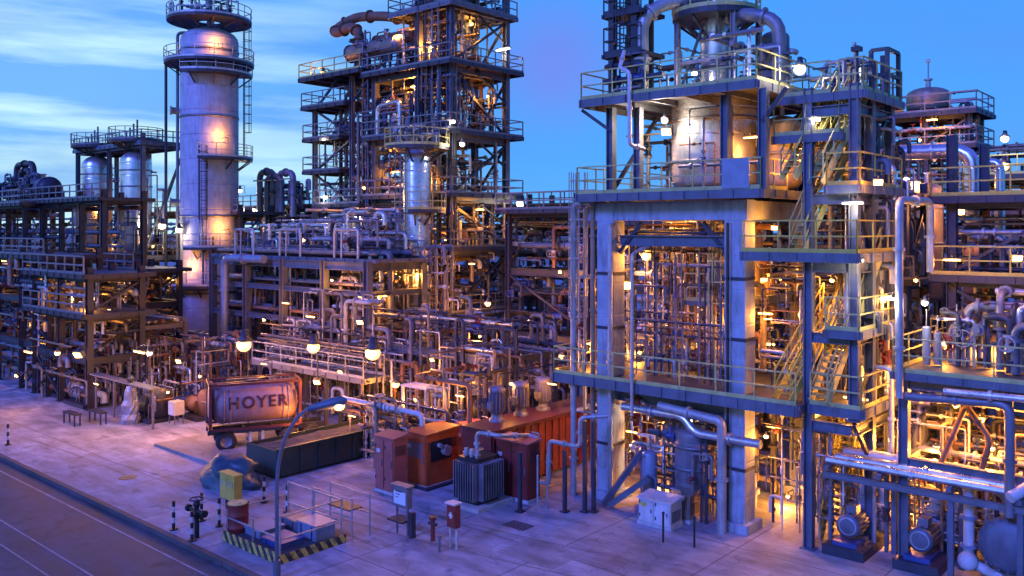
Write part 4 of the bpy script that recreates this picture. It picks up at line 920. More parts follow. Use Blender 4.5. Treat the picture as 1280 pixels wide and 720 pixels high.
# ================================================================ pipe rack
T = thing('pipe_rack', 'blue steel pipe rack stretching between the white column and the tall tower', 'pipe rack', -48, 34.5)
US = (-57.6, -53.2, -48.8, -44.4, -40.2); VS = (33, 37.4)
cols(T, US, VS, 0, 9.0, .42)
for z in (9.0, 7.3, 5.3): beams(T, US, VS, z, .34, .5 if z > 8 else .32)
deck(T, -58.2, -39.6, 33.2, 37.0, 9.12, 'N', rm='steel_grey', r=.035, eh=.2)
rnd = random.Random(4)
for lvl, z in ((0, 7.42), (1, 5.42), (2, 9.3)):
    for k in range(9):
        v = 33.5 + k * .42; r = rnd.choice((.07, .09, .12, .16)); m = rnd.choice(PAL['mix'])
        a = -58.4 + rnd.random(); c = -39.8 - rnd.random()*2
        T2 = thing('rack_pipe', 'straight pipe lying on the %s tier of the blue pipe rack, %s from the front' % (('middle', 'lowest', 'top')[lvl], ('first','second','third','fourth','fifth','sixth','seventh','eighth','ninth')[k]), 'pipe', (a+c)/2, v, z, 'pipes lying on the blue pipe rack')
        b = MB().tube([(a, v, z + r), (c, v, z + r)] + ([(c, v, rnd.uniform(.5, 4))] if rnd.random() < .4 else []), r, 10)
        b.build('pipe', m, T2)
        if rnd.random() < .8:
            b = MB(); 
            for q in range(3): uu = rnd.uniform(a, c); b.cyl((uu, v, z+r), (uu+.08, v, z+r), r*1.6, 10)
            b.build('flange', 'steel_grey', T2)
v = 32.3; u = uof(281, v); zt = zof(322, u, v)
line('pale blue swan neck pipe standing at the left end of the blue pipe rack', [(u, v, 0), (u, v, zt), (uof(330, v), v, zt)], .27, 'blue_pale')
piping('thin risers filling the left bay of the blue pipe rack', -57.4, -53.4, 33.4, 37, 0, 9, 30, 101, 'dark', .04, .14, 'vvvhl')
piping('risers filling the second bay of the blue pipe rack', -53.0, -49, 33.4, 37, 0, 9, 30, 102, 'mix', .04, .14, 'vvvhl')
piping('risers filling the third bay of the blue pipe rack', -48.6, -44.6, 33.4, 37, 0, 9, 30, 103, 'mix', .04, .14, 'vvvhl')
piping('risers filling the right bay of the blue pipe rack', -44.2, -40.4, 33.4, 37, 0, 9, 30, 104, 'warm', .04, .14, 'vvvhl')
piping('pipe thicket above the left half of the blue pipe rack', -57, -49, 34, 40, 9.3, 11.6, 34, 105, 'cold', .05, .16)
piping('pale pipe thicket above the right half of the blue pipe rack', -49, -41, 34, 40, 9.3, 12.4, 36, 106, 'cold', .05, .16)
for i, px in enumerate((305, 362, 432)):
    v = 33.2; u = uof(px, v); T = thing('pipe_loop', ('left', 'middle', 'right')[i] + ' white pipe loop standing up on top of the blue pipe rack', 'pipe loop', u, v, 9.1)
    MB().tube([(u-1.1, v, 9.15), (u-1.1, v, 10.9), (u+1.2, v, 10.9), (u+1.2, v, 9.15)], .09, 8).build('pipe', 'galv', T); MB().tube([(u-.4, v, 9.15), (u-.4, v, 10.85)], .06, 8).build('leg', 'galv', T)
# walkway with light railings
T = thing('low_walkway', 'low grey walkway with light railings behind the tank container', 'walkway', -39, 30)
deck(T, -45.5, -35.2, 28.6, 30.0, 3.2, 'SN', rm='galv', em='steel_grey', r=.03)
cols(T, (-45, -41.8, -38.6, -35.6), (28.8, 29.8), 0, 3.15, .18, 'steel_grey')
piping('brightly lit pipework under the low grey walkway', -46, -35, 28.8, 32, 0, 4.6, 50, 111, 'warm', .03, .12)
piping('pipework deep between the low walkway and the blue rack', -48, -36, 30.5, 32.6, 0, 5.6, 50, 112, 'mix', .03, .12)
# ================================================================ white column
u = uof(262, 39.3); v = 39.3
T = thing('distillation_column', 'giant pale distillation column ringed by platforms at the left', 'column', u, v)
rr = 2.4
zt = 28.3
prof = [(rr, 0), (rr, zt - 1.2)] + [(rr*math.cos(math.pi/2*i/6), zt - 1.2 + 1.2*math.sin(math.pi/2*i/6)) for i in range(1, 7)]
MB().lathe((u, v, 0), prof, 56).build('shell', 'shell_grey', T)
b = MB()
for z in (5.5, 12, 20.5, 26.2): b.lathe((u, v, z), [(rr, -.09), (rr+.05, -.09), (rr+.05, .09), (rr, .09)], 56)
b.build('stiffener_ring', 'steel_grey', T)
# (z, start, end) angles: -41 deg-ish local frame; camera side is about -60..-120 in plant axes
circ_platform(T, u, v, 2.45, 3.7, 25.2, rm='rail_grey'); circ_platform(T, u, v, 1.0, 3.5, 28.9, rm='rail_grey')
circ_platform(T, u, v, 2.45, 3.6, 24.2, -70, 50, rm='rail_grey')
circ_platform(T, u, v, 2.45, 3.6, 17.0, -45, 75); circ_platform(T, u, v, 2.45, 3.6, 9.4, -65, 20); circ_platform(T, u, v, 2.45, 3.8, 6.2, -135, -20)
for a, z0, z1 in ((48, 17, 28), (-40, 9.4, 17), (-30, 6.2, 9.4)):
    d = Vector((math.cos(R(a)), math.sin(R(a)), 0)); s = (-d.y, d.x); p = (u + d.x*2.9, v + d.y*2.9)
    MB().ladder(p, z0, z1, side=s, out=(d.x, d.y), w=.55).build('ladder', 'steel_dark', T)
for a, r, z0, z1 in ((-150, .14, 0, 28), (-168, .1, 0, 26), (-40, .12, 6, 12)):
    d = Vector((math.cos(R(a)), math.sin(R(a)), 0)); k = 2.5 + r + .12
    MB().tube([(u + d.x*2.3, v + d.y*2.3, z1), (u + d.x*(k+.3), v + d.y*(k+.3), z1), (u + d.x*(k+.3), v + d.y*(k+.3), z0)], r, 10).build('down_pipe', 'steel_grey', T)
uu = uof(226, v)
MB().tube([(u-1, v, 26.7), (uu, v-1.4, 26.2), (uu, v-1.4, 0)], .13, 10).build('down_pipe', 'steel_dark', T)
for k, (px, z) in enumerate(((250, 13.2), (258, 21))):
    MB().cyl((u - 1.1, v - 2.2, z), (u - 1.3, v - 2.8, z), .3, 14).cyl((u - 1.3, v - 2.8, z), (u - 1.33, v - 2.88, z), .4, 14).build('manway', 'steel_grey', T)
piping('valves and vents crowning the giant pale column', u-2.6, u+2.6, v-2.6, v+2.4, 29.0, 31.6, 26, 121, 'mix', .05, .14)
T = thing('relief_pipe', 'fat relief pipe arching over the giant pale column top', 'pipe', u, v, 29)
MB().tube([(u, v, 28.2), (u, v, 31.6), (u+1.6, v-1, 31.6), (u+1.6, v-1, 29.0)], .25, 12).build('pipe', 'steel_grey', T)

piping('upright risers crowding the low bay in front of the blue pipe rack', -46, -36, 31.0, 33.0, 0, 7.5, 34, 501, 'mix', .04, .14, 'vvvvhl')
piping('upright risers standing between the slender silver column and the grey walkway', -40, -34, 31.5, 36, 0, 6.5, 40, 502, 'dark', .04, .14, 'vvvvhl')
piping('upright risers standing between the slender column and the red enclosure', -35, -28.5, 31.0, 37, 0, 7.5, 50, 503, 'mix', .04, .14, 'vvvvhl')

piping('dark vertical lines down the front of the tall tower left half', -50.5, -45, VT-.6, VT+.4, 10, 24, 26, 511, 'dark', .05, .14, 'vvvhl')
piping('dark vertical lines down the front corner of the tall tower', -44.4, -40.8, VT-.6, VT+.6, 10, 28, 26, 512, 'dark', .05, .13, 'vvvhl')
piping('pipes and ducts on the tall tower left stair landings', -56.6, -51.8, VT, VT+3.5, 13, 22.3, 26, 513, 'mix', .05, .16, 'vvhl')
piping('fittings crowding the top left deck round the brown exchangers', -53.5, -46.8, VT-.4, VT+4.5, 22.7, 25.6, 30, 514, 'dark', .05, .15, 'vllh')
# ================================================================ far left units
v = 38
ua, ub = uof(137, v), uof(186, v)
T = tower('twin_tower', 'dark steel frame wrapped round two upright silver drums at the far left', 'steel frame', (ua-2.9, (ua+ub)/2, ub+2.6), (36.2, 40.0), (3.5, 6.2, 8.4, 18.6), 19.4, cw=.34, cm='steel_blue', rm='steel_grey', rails='SE', seed=21, rr=.045, ov=.3)
vvessel('silver_drum', 'left of two tall silver drums in the far left frame', 'vessel', ua, v-1.2, 8.6, 18.0, 1.4, 'clad', bands=5, dome=.8)
vvessel('silver_drum', 'right of two tall silver drums in the far left frame', 'vessel', ub, v-1.2, 8.6, 18.0, 1.35, 'clad', bands=5, dome=.8)
for i, uu in enumerate((ua, ub)):
    T = thing('drum_gallery', ('left', 'right')[i] + ' railed gallery over the top of the far left silver drums', 'platform', uu, v-1.2, 18.8)
    circ_platform(T, uu, v-1.2, .3, 2.3, 18.9, rm='steel_grey')
    for k in range(4): MB().bar((uu - 1 + k*.7, v-1.6, 18.9), (uu - 1 + k*.7, v-1.6, 19.8 + .3*k), .12).build('vent_pipe', 'steel_grey', T)
piping('pipes strung between the two far left silver drums', ua-2.4, ub+2.4, 36.6, 39, 8.6, 17, 26, 201, 'cold', .06, .14)
piping('dark pipes under the two far left silver drums', ua-2.6, ub+2.4, 36.2, 39.6, 0, 8.2, 44, 202, 'dark', .06, .2)
fr = []
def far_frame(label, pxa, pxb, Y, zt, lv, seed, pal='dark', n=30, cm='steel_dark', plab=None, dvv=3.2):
    ua, va = PD(pxa, Y); L = uof(pxb, va) - ua
    k = max(2, int(L/4) + 1); us = [ua + L*i/(k-1) for i in range(k)]
    T = tower('process_rack', label, 'steel frame', us, (va, va + dvv), lv, zt, skip=(0, 1) if seed % 2 else (0,), cw=.36, bh=.45, cm=cm, rm='steel_grey', rails='S', seed=seed, rr=.045, br=3)
    z = [0] + list(lv)
    for i, (a, b) in enumerate(zip(z, z[1:])):
        piping((plab or 'pipes inside the ' + label) + (', %s storey' % ('bottom','second','third','fourth','fifth')[i]), us[0], us[-1], va-.4, va+dvv, a+.05, b-.2, n, seed*10+i, pal, .06, .22)
    return us, va
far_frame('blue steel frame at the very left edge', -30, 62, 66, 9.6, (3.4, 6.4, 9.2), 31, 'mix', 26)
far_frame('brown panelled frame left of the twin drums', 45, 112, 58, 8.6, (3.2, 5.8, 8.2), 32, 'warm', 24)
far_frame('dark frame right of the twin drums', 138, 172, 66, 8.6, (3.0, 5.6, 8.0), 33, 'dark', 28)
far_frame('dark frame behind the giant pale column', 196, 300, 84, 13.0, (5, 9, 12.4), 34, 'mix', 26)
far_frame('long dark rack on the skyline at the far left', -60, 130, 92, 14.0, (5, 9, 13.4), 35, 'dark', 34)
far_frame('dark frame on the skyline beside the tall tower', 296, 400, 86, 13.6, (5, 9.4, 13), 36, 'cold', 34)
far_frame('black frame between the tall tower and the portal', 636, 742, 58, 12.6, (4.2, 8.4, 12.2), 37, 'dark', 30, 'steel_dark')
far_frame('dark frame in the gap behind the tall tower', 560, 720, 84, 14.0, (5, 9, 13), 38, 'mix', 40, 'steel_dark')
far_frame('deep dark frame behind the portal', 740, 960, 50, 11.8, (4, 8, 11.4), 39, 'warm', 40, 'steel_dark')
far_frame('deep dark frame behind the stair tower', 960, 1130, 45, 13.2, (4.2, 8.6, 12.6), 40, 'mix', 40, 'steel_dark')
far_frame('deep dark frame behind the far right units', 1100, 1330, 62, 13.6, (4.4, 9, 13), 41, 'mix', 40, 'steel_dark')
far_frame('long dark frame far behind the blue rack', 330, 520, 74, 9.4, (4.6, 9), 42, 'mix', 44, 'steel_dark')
# skyline pipe loops
u, v = PD(342, 78)
for i, (d, h) in enumerate(((-2.2, 16.1), (-1.0, 15.6), (.8, 15.9))):
    line(('left', 'middle', 'right')[i] + ' dark arched pipe loop on the skyline beside the tall tower', [(u+d, v, 12), (u+d, v, h), (u+d+2.2, v, h), (u+d+2.2, v, 12)], .28, 'steel_grey')
piping('dark fittings clustered on the skyline loops', u-2.4, u+3.4, v-.6, v+1.5, 13, 15.4, 26, 211, 'dark', .06, .18)
u, v = PD(40, 80)
T = tower('skyline_platform', 'deck carrying a big dark drum at the far left skyline', 'steel frame', (u-3, u+4), (v-2, v+3), (8, 13.2), 13.4, cm='steel_dark', rails='SE', seed=44, rm='steel_grey', rr=.045)
p = PD(62, 77); q = PD(22, 84)
hdrum('skyline_drum', 'big dark horizontal drum with a round end at the far left skyline', (*p, 14.5), (*q, 14.8), .95, 'steel_grey', z0=13.3, heads='steel_dark')
u, v = PD(34, 80)
for i in range(2): line('%s dark pipe arch over the far left skyline drum' % ('lower', 'taller')[i], [(u-1.5-i, v, 14), (u-1.5-i, v, 16.3+i*.6), (u+.8+i*.6, v, 16.3+i*.6), (u+1.0+i*.7, v, 14.4)], .28, 'steel_dark')
piping('pipe fittings on the far left skyline deck', u-4, u+3, v-1.5, v+1, 13.4, 16, 24, 212, 'dark', .07, .2)
# long pipes low across the skyline
for i, (z, v) in enumerate(((10.9, 52), (11.5, 54), (12.4, 56))):
    line('%s of three long blue pipes running across the left skyline' % ('lowest', 'middle', 'highest')[i], [(uof(-40, v), v, z), (uof(410, v), v, z)], .16, 'steel_blue', name='long_pipe')
# ground level plant on the left, v 20..30
def G2(px, py): return G(px, py)
zones = (('left edge', -20, 70, 490, 31), ('left of the blue tarp machine', 70, 130, 505, 32), ('behind the blue tarp machine', 120, 200, 500, 33), ('before the giant pale column foot', 190, 262, 505, 34))
for i, (lb, pa, pb, py, sd_) in enumerate(zones):
    u0, v0 = G(pa, py); u1, v1 = G(pb, py)
    a, b2 = min(u0, u1), max(u0, u1); va = min(v0, v1)
    if i: piping('warm lit pipework at ground level ' + lb, a, b2, va+1.5, va+5.5, 0, 4.2, 44, 300+i, 'warm', .04, .13)
    else: piping('warm lit pipework at ground level by the ' + lb, a, b2, 24.5, 30, 0, 5, 56, 300, 'warm', .04, .14)
for i, (px, py) in enumerate(((95, 468), (150, 470), (205, 476))):
    u, v = G(px, py); piping('white elbows and lines under the %s lamp of the left yard' % ('first', 'second', 'third')[i], u-2.5, u+2.5, v-1, v+3, 0, 3.4, 30, 310+i, ('warm','cold','warm')[i], .05, .18)
us_, vs_ = (-72, -66, -60, -56), (27, 30)
T = thing('yard_rack', 'low brown pipe rack running behind the left yard machines', 'pipe rack', -60, 28)
cols(T, us_, vs_, 0, 4.6, .26, 'steel_grey'); beams(T, us_, vs_, 4.6, .22, .3, 'steel_grey'); beams(T, us_, vs_, 3.4, .2, .24, 'steel_grey')
for k in range(6): MB().tube([(-73, 27.2 + k*.5, 4.8), (-55.5, 27.2 + k*.5, 4.8)], .09 + .03*(k % 3), 8).build('pipe', PAL['warm'][k], T)
MB().rail([(-72.5, 26.9), (-55.8, 26.9)], 4.7, r=.035).build('railing', 'galv', T)
# yard machines
u, v = G(150, 531)
T = thing('wrapped_machine', 'machine wrapped in crumpled pale blue sheeting by the left yard kerb', 'machine', u, v)
rnd = random.Random(7); b = MB(); vs = []; n = 18
for i in range(9):
    z = 2.1 * i / 8; k = .8 * (1 - .55*(i/8)**2) * (1.0 + .1*math.sin(i*2.1))
    vs += [(u + math.cos(2*math.pi*j/n)*.62*k*rnd.uniform(.82, 1.15), v + .6 + math.sin(2*math.pi*j/n)*.6*k*rnd.uniform(.82, 1.15), z) for j in range(n)]
fs = [(i*n+j, i*n+(j+1)%n, (i+1)*n+(j+1)%n, (i+1)*n+j) for i in range(8) for j in range(n)] + [tuple(range(8*n, 9*n))]
b.add(vs, fs, False).build('sheeting', 'blue_pale', T)
MB().cyl((u, v+.6, 2.0), (u, v+.6, 2.5), .12, 10).ball((u, v+.6, 2.5), .2, 10).build('valve_head', 'steel_dark', T)
def skid(label, px, py, w, d, h, m, seed, pal='dark'):
    u, v = G(px, py); rnd = random.Random(seed); T = thing('machine_skid', label, 'machine', u, v)
    MB().box(u-w, u, v, v+d, .0, .22).build('base_frame', 'steel_dark', T)
    MB().cyl((u-w*.9, v+d*.4, .22+h*.3), (u-w*.45, v+d*.4, .22+h*.3), h*.26, 16).cyl((u-w*.93, v+d*.4, .22+h*.3), (u-w*.9, v+d*.4, .22+h*.3), h*.3, 16).build('motor', m, T)
    MB().lathe((u-w*.25, v+d*.5, .22), [(0, 0), (h*.3, .02), (h*.3, h*.7), (h*.2, h*.85), (0, h*.9)], 18).build('drum', m, T)
    MB().bar((u-w*.45, v+d*.4, .22+h*.3), (u-w*.25, v+d*.45, .22+h*.3), .15).build('shaft_guard', 'yellow', T)
    for k in range(9):
        p = pipe_path(rnd, u-w, u, v+.1, v+d, .22, h+.3, rnd.choice('vl')); MB().tube(p, rnd.uniform(.03, .08), 8).build('pipe', rnd.choice(PAL[pal]), T)
    return T
skid('dark machine skid with drum right of the wrapped blue machine', 186, 531, 2.2, 1.8, 1.9, 'steel_dark', 1)
skid('brown machine skid next to the tank container rear', 246, 528, 2.0, 1.8, 1.7, 'rust', 2, 'warm')
skid('blue machine skid lying left of the wrapped blue machine', 104, 512, 3.0, 1.6, 1.3, 'steel_blue', 3)
skid('small dark pump skid far left in the yard', 78, 500, 2.4, 1.6, 1.4, 'steel_dark', 4)
skid('small lit pump skid behind the left yard machines', 172, 505, 2.6, 1.6, 1.5, 'paint_white', 5, 'cold')
for i, (px, py) in enumerate(((80, 529), (112, 527))):
    u, v = G(px, py); T = thing('yard_trestle', ('left', 'right')[i] + ' low dark trestle bench standing on the left yard concrete', 'trestle', u, v)
    MB().box(u-.1, u+1.5, v-.05, v+.35, .62, .7).build('top', 'steel_dark', T)
    for a in (0, 1.4):
        for c in (0, .3): MB().bar((u+a, v+c, 0), (u+a, v+c, .62), .07).build('leg', 'steel_dark', T)
u, v = G(214, 530)
T = thing('yard_bin', 'white square bin on legs in front of the left yard machines', 'bin', u, v)
MB().box(u-.35, u+.35, v, v+.6, .5, 1.25).build('body', 'paint_white', T)
for a in (-.3, .3):
    for c in (.05, .55): MB().bar((u+a, v+c, 0), (u+a, v+c, .5), .06).build('leg', 'steel_grey', T)
# canopy roofs: pale strips around (120-250, 475)
T = thing('canopy', 'long narrow grey canopy over the left yard machines', 'canopy', -52, 25)
u0, v0 = PD(112, 52); 
MB().box(u0, u0+7.5, v0, v0+.6, 2.2, 2.28).build('roof', 'steel_grey', T)
for a in (.2, 2.6, 5, 7.3): MB().bar((u0+a, v0+.3, 0), (u0+a, v0+.3, 2.2), .1).build('post', 'steel_grey', T)
# ================================================================ tank container on its trailer
a0 = R(23); rot = a0 - TH     # plant frame rotation
YN = 42.2; cu_, cv_ = PD(263, YN)
def tm(): return MB(rot=rot, about=(cu_, cv_))
L_, Wd, zb, zt = 4.3, 2.0, 1.12, 3.3
T = thing('tank_container', 'long pinkish tank container in a dark red frame with letters on its side', 'tank container', cu_, cv_, zb)
b = tm(); r_ = .98; cz = (zb + zt)/2 + .02
prof = [(0, .02), (.45, .05), (.75, .14), (.9, .28), (r_, .5), (r_, L_-.5), (.9, L_-.28), (.75, L_-.14), (.45, L_-.05), (0, L_-.02)]
b.lathe((0, Wd/2, cz), prof, 40, (1, 0, 0)); b.build('tank', 'pink', T)
b = tm(); b.lathe((-.004, Wd/2, cz), [(0, -.03), (.8, -.02), (.9, .0), (.92, .06)], 36, (1, 0, 0)).build('end_cover', 'blue_pale', T)
b = tm(); w = .14
for x in (0, L_):
    for y in (0, Wd): b.bar((x, y, zb), (x, y, zt), w)
    for z in (zb, zt): b.bar((x, w/2, z), (x, Wd-w/2, z), w*.96)
    for y, yy in ((0, Wd*.35), (Wd, Wd*.65)): b.bar((x, y, zt - .7), (x, yy, zt), .07); b.bar((x, y, zb + .7), (x, yy, zb), .07)
for y in (0, Wd):
    for z in (zb, zt): b.bar((w/2, y, z), (L_-w/2, y, z), w*.8)
b.bar((w/2, Wd*.3, zt+.02), (L_-w/2, Wd*.3, zt+.02), .3, .03); b.build('frame', 'frame_red', T)
b = tm(); b.cyl((L_*.5, Wd/2, cz+r_-.02), (L_*.5, Wd/2, cz+r_+.12), .28, 16).build('manlid', 'steel_grey', T)
tp = lambda x, y, z: (cu_ + math.cos(rot)*x - math.sin(rot)*y, cv_ + math.sin(rot)*x + math.cos(rot)*y, z)
b = tm()   # lettering band follows the side of the tank: cut letters from a font and wrap them round the cylinder
cu = bpy.data.curves.new('lettering', 'FONT'); cu.body = 'HOYER'; cu.size = .78; cu.offset = .02; cu.align_x = 'CENTER'; cu.align_y = 'CENTER'; cu.space_character = 1.2
o = bpy.data.objects.new('tmp', cu); COL.objects.link(o); bpy.context.view_layer.update()
me = bpy.data.meshes.new_from_object(o.evaluated_get(bpy.context.evaluated_depsgraph_get())); bpy.data.objects.remove(o)
vv = []
for p in me.vertices:
    an = p.co.y / r_ + .12
    vv.append((L_*.52 + p.co.x*1.0, Wd/2 - (r_+.05)*math.cos(an), cz + (r_+.05)*math.sin(an)))
b.add(vv, [tuple(f.vertices) for f in me.polygons]); b.build('lettering', 'letter', T)
b = tm()
for x in (.65, .95, 3.5, 3.75): b.lathe((x, Wd/2, cz), [(r_+.004, -.03), (r_+.03, -.03), (r_+.03, .03), (r_+.004, .03)], 40, (1, 0, 0))
b.build('band', 'pink', T)
b = tm(); b.cyl((-.1, Wd/2, zb+.35), (-.02, Wd/2, zb+.35), .16, 14).ring((-.14, Wd/2, zb+.35), .13, .02, 12, (1, 0, 0)).build('outlet_valve', 'steel_dark', T)
b = tm(); b.box(L_*.5-.5, L_*.5+.5, Wd*.25, Wd*.3, zt+.04, zt+.09).box(L_*.2, L_*.8, Wd*.62, Wd*.8, zt+.035, zt+.06).build('walk_plate', 'steel_dark', T)
T = thing('flat_trailer', 'dark flat trailer on wheels with white landing legs beneath the tank container', 'trailer', cu_, cv_, 0)
b = tm(); b.box(-.1, L_+1.3, .35, .6, .82, 1.04).box(-.1, L_+1.3, Wd-.6, Wd-.35, .82, 1.04)
for x in (.05, 1.6, 3, 4.3): b.box(x, x+.12, .61, Wd-.61, .88, 1.0)
b.build('chassis', 'steel_dark', T)
for x in (.75, L_-.5, L_+.7):
    for y in (.25, Wd-.25):
        b = tm(); b.lathe((x, y-.14, .5), [(.28, 0), (.46, .0), (.5, .05), (.5, .23), (.46, .28), (.28, .28)], 20, (0, 1, 0)); wl = b.build('wheel', 'rubber', T)
        b = tm(); b.lathe((x, y-.14, .5), [(0, .04), (.27, .05), (.285, .0)], 16, (0, 1, 0)); b.build('rim', 'steel_grey', wl)
for x in (1.9, 2.5):
    b = tm(); b.bar((x, .3, .05), (x, .3, .85), .13).bar((x, Wd-.3, .05), (x, Wd-.3, .85), .13).box(x-.16, x+.16, .15, .45, 0, .05).box(x-.16, x+.16, Wd-.45, Wd-.15, 0, .05).bar((x, .3, .45), (x, Wd-.3, .45), .08).build('landing_leg', 'paint_white', T)
# raised kerb island
b = MB(); u0, v0 = G(205, 562); b.box(u0-1, u0+6, v0, v0+5.5, 0.003, .14).build('kerb_island', 'patch_mat', None, (u0, v0, 0))['kind'] = 'structure'
# ---------------------------------------------------------------- long dark open skip and the tarp
ug, vg = G(346, 600); LB = 21.0
T = thing('open_skip', 'long dark green open container filled with gravel behind the yellow boxes', 'container', ug-1.2, vg+5)
b = MB()
b.box(ug-.08, ug, vg, vg+LB, .1, 1.25).box(ug-2.4, ug-2.32, vg, vg+LB, .1, 1.25).box(ug-2.317, ug-.083, vg+.002, vg+.08, .1, 1.25).box(ug-2.317, ug-.083, vg+LB-.08, vg+LB-.002, .1, 1.25).box(ug-2.317, ug-.083, vg+.083, vg+LB-.083, .1, .2)
for k in range(21): b.box(ug+.002, ug+.07, vg+.2+k*.99, vg+.3+k*.99, .12, 1.2)
b.box(ug-.1, ug+.09, vg-.03, vg+LB+.03, 1.252, 1.34)
b.build('body', 'green_dark', T)
b = MB(); rnd = random.Random(3); nx, ny = 8, 50; vs = []
for j in range(ny+1):
    for i in range(nx+1): vs.append((ug-2.3+2.2*i/nx, vg+.1+(LB-.2)*j/ny, 1.05 + .12*math.sin(i/nx*3.14) + rnd.uniform(-.06, .1)))
b.add(vs, [(j*(nx+1)+i, j*(nx+1)+i+1, (j+1)*(nx+1)+i+1, (j+1)*(nx+1)+i) for j in range(ny) for i in range(nx)]).build('gravel_fill', 'gravel', T)
ut, vt = G(340, 604); rnd = random.Random(9); b = MB(); n = 26; m_ = 12; vs = []
for i in range(m_+1):
    t = i/m_
    for j in range(n):
        a = 2*math.pi*j/n; k = (1 - t**2.2*.55) * (1 + .13*math.sin(a*3+i*.7) + .07*math.sin(a*7+i)) * rnd.uniform(.93, 1.07)
        vs.append((ut - 1.3 + math.cos(a)*1.65*k*(1-.25*t), vt - 1.15 + math.sin(a)*1.0*k, 1.15*t**.8 + (.12*math.sin(a*2) if t > .5 else 0) * t + rnd.uniform(-.02, .02) * t))
o = b.add(vs, [(i*n+j, i*n+(j+1)%n, (i+1)*n+(j+1)%n, (i+1)*n+j) for i in range(m_) for j in range(n)] + [tuple(range(m_*n, m_*n+n))], True).build('tarpaulin_heap', 'tarp')
tag(o, 'crumpled dark blue tarpaulin heap at the near end of the green container', 'tarpaulin')
# ---------------------------------------------------------------- cabinets and transformer
cabinet('switch_cabinet', 'pale red tall cabinet farthest left in the row of red cabinets', 492, 620, 1.15, .75, 2.3, 'red_pale', 'red_pale')
T, bx = cabinet('generator_housing', 'bright orange housing with a louvred opening whose shade is painted black beside the pale red cabinet', 533, 612, 1.25, 1.9, 2.25, 'orange', 'orange', doors=1)
u0, u1, v0, v1, z0, z1 = bx
b = MB().box(u1+.003, u1+.03, v0+.25, v1-.45, 1.1, 1.95)
b.build('painted_opening', 'black', T)  # black plate painted in for the shaded inside of the open front
b = MB()
for k in range(7): b.box(u1+.033, u1+.06, v0+.3, v1-.5, 1.15+k*.11, 1.18+k*.11)
b.build('louvre', 'steel_dark', T)
MB().cyl((u1+.06, v1-.9, 1.5), (u1+.3, v1-.9, 1.5), .22, 14).cyl((u1+.06, v1-1.25, 1.75), (u1+.25, v1-1.25, 1.75), .1, 10).build('fan', 'galv', T)
MB().box(u0+.15, u1-.25, v0-.04, v0-.003, 1.25, 1.9).build('vent_panel', 'steel_grey', T)
MB().box(u0-.2, u1+.25, v0-.2, v1+.2, .003, .1).build('slab', 'steel_dark', T)
cabinet('switch_cabinet', 'pale red cabinet standing behind the orange housing', 596, 590, 1.3, .8, 2.0, 'red_pale', 'red_pale')
cabinet('switch_cabinet', 'dark red cabinet with a small plate right behind the black transformer', 660, 630, 1.7, .75, 2.35, 'red', 'red_pale')
ut, vt = G(597, 640)
T = thing('transformer', 'black finned transformer with a bent silver duct on top', 'transformer', ut-.7, vt+.8)
MB().box(ut-1.5, ut+.2, vt-.2, vt+1.9, .003, .16).build('slab', 'concrete', T)
MB().box(ut-1.2, ut-.15, vt+.15, vt+1.4, .163, 1.95).build('tank', 'black', T)
for k in range(9):
    MB().box(ut-1.22+k*.13, ut-1.18+k*.13, vt-.12, vt+.147, .35, 1.8).build('cooling_fin', 'shell_dark', T)
    MB().box(ut-.147, ut+.12, vt+.2+k*.145, vt+.24+k*.145, .35, 1.8).build('cooling_fin', 'shell_dark', T)
for k in range(3): MB().cyl((ut-1.0+k*.3, vt+.4, 1.95), (ut-1.0+k*.3, vt+.4, 2.25), .09, 10).cyl((ut-1.0+k*.3, vt+.4, 2.05), (ut-1.0+k*.3, vt+.4, 2.1), .14, 10).build('bushing', 'galv', T)
MB().cyl((ut-1.25, vt+.9, 1.85), (ut-1.25, vt+1.5, 1.85), .2, 14).build('conservator', 'steel_grey', T)
u2, v2 = G(690, 628)
line('bent silver duct leading from the transformer to the pipe stand', [(ut-.7, vt+.7, 1.95), (ut-.7, vt+.7, 2.85), (ut+.4, vt+.9, 2.85), (u2-1.2, v2, 2.5), (u2-.75, v2, 2.5), (u2-.75, v2, .7), (u2-.15, v2, .7), (u2-.15, v2, 2.45), (u2+1.4, v2, 2.45), (u2+1.4, v2, 3.6), (u2+2.3, v2+.6, 3.7)], .085, 'galv')
T = thing('pipe_stand', 'row of dark posts carrying the bent silver duct', 'pipe stand', u2, v2)
for px, h in ((612, 0), (650, 2.3), (706, 2.4), (731, 3.5), (742, 3.5)):
    if h: uu, vv_ = G(px, 640); MB().bar((uu, vv_, 0), (uu, vv_, h), .13).box(uu-.15, uu+.15, vv_-.15, vv_+.15, 0, .05).build('post', 'steel_dark', T)
for px in (672, 684):
    uu, vv_ = G(px, 636); o = MB().tube([(uu, vv_, .0), (uu, vv_, 2.1)], .04, 8).build('riser', 'galv'); tag(o, 'thin silver riser, %s of a close pair beside the dark red cabinet' % ('left' if px < 680 else 'right'), 'pipe')
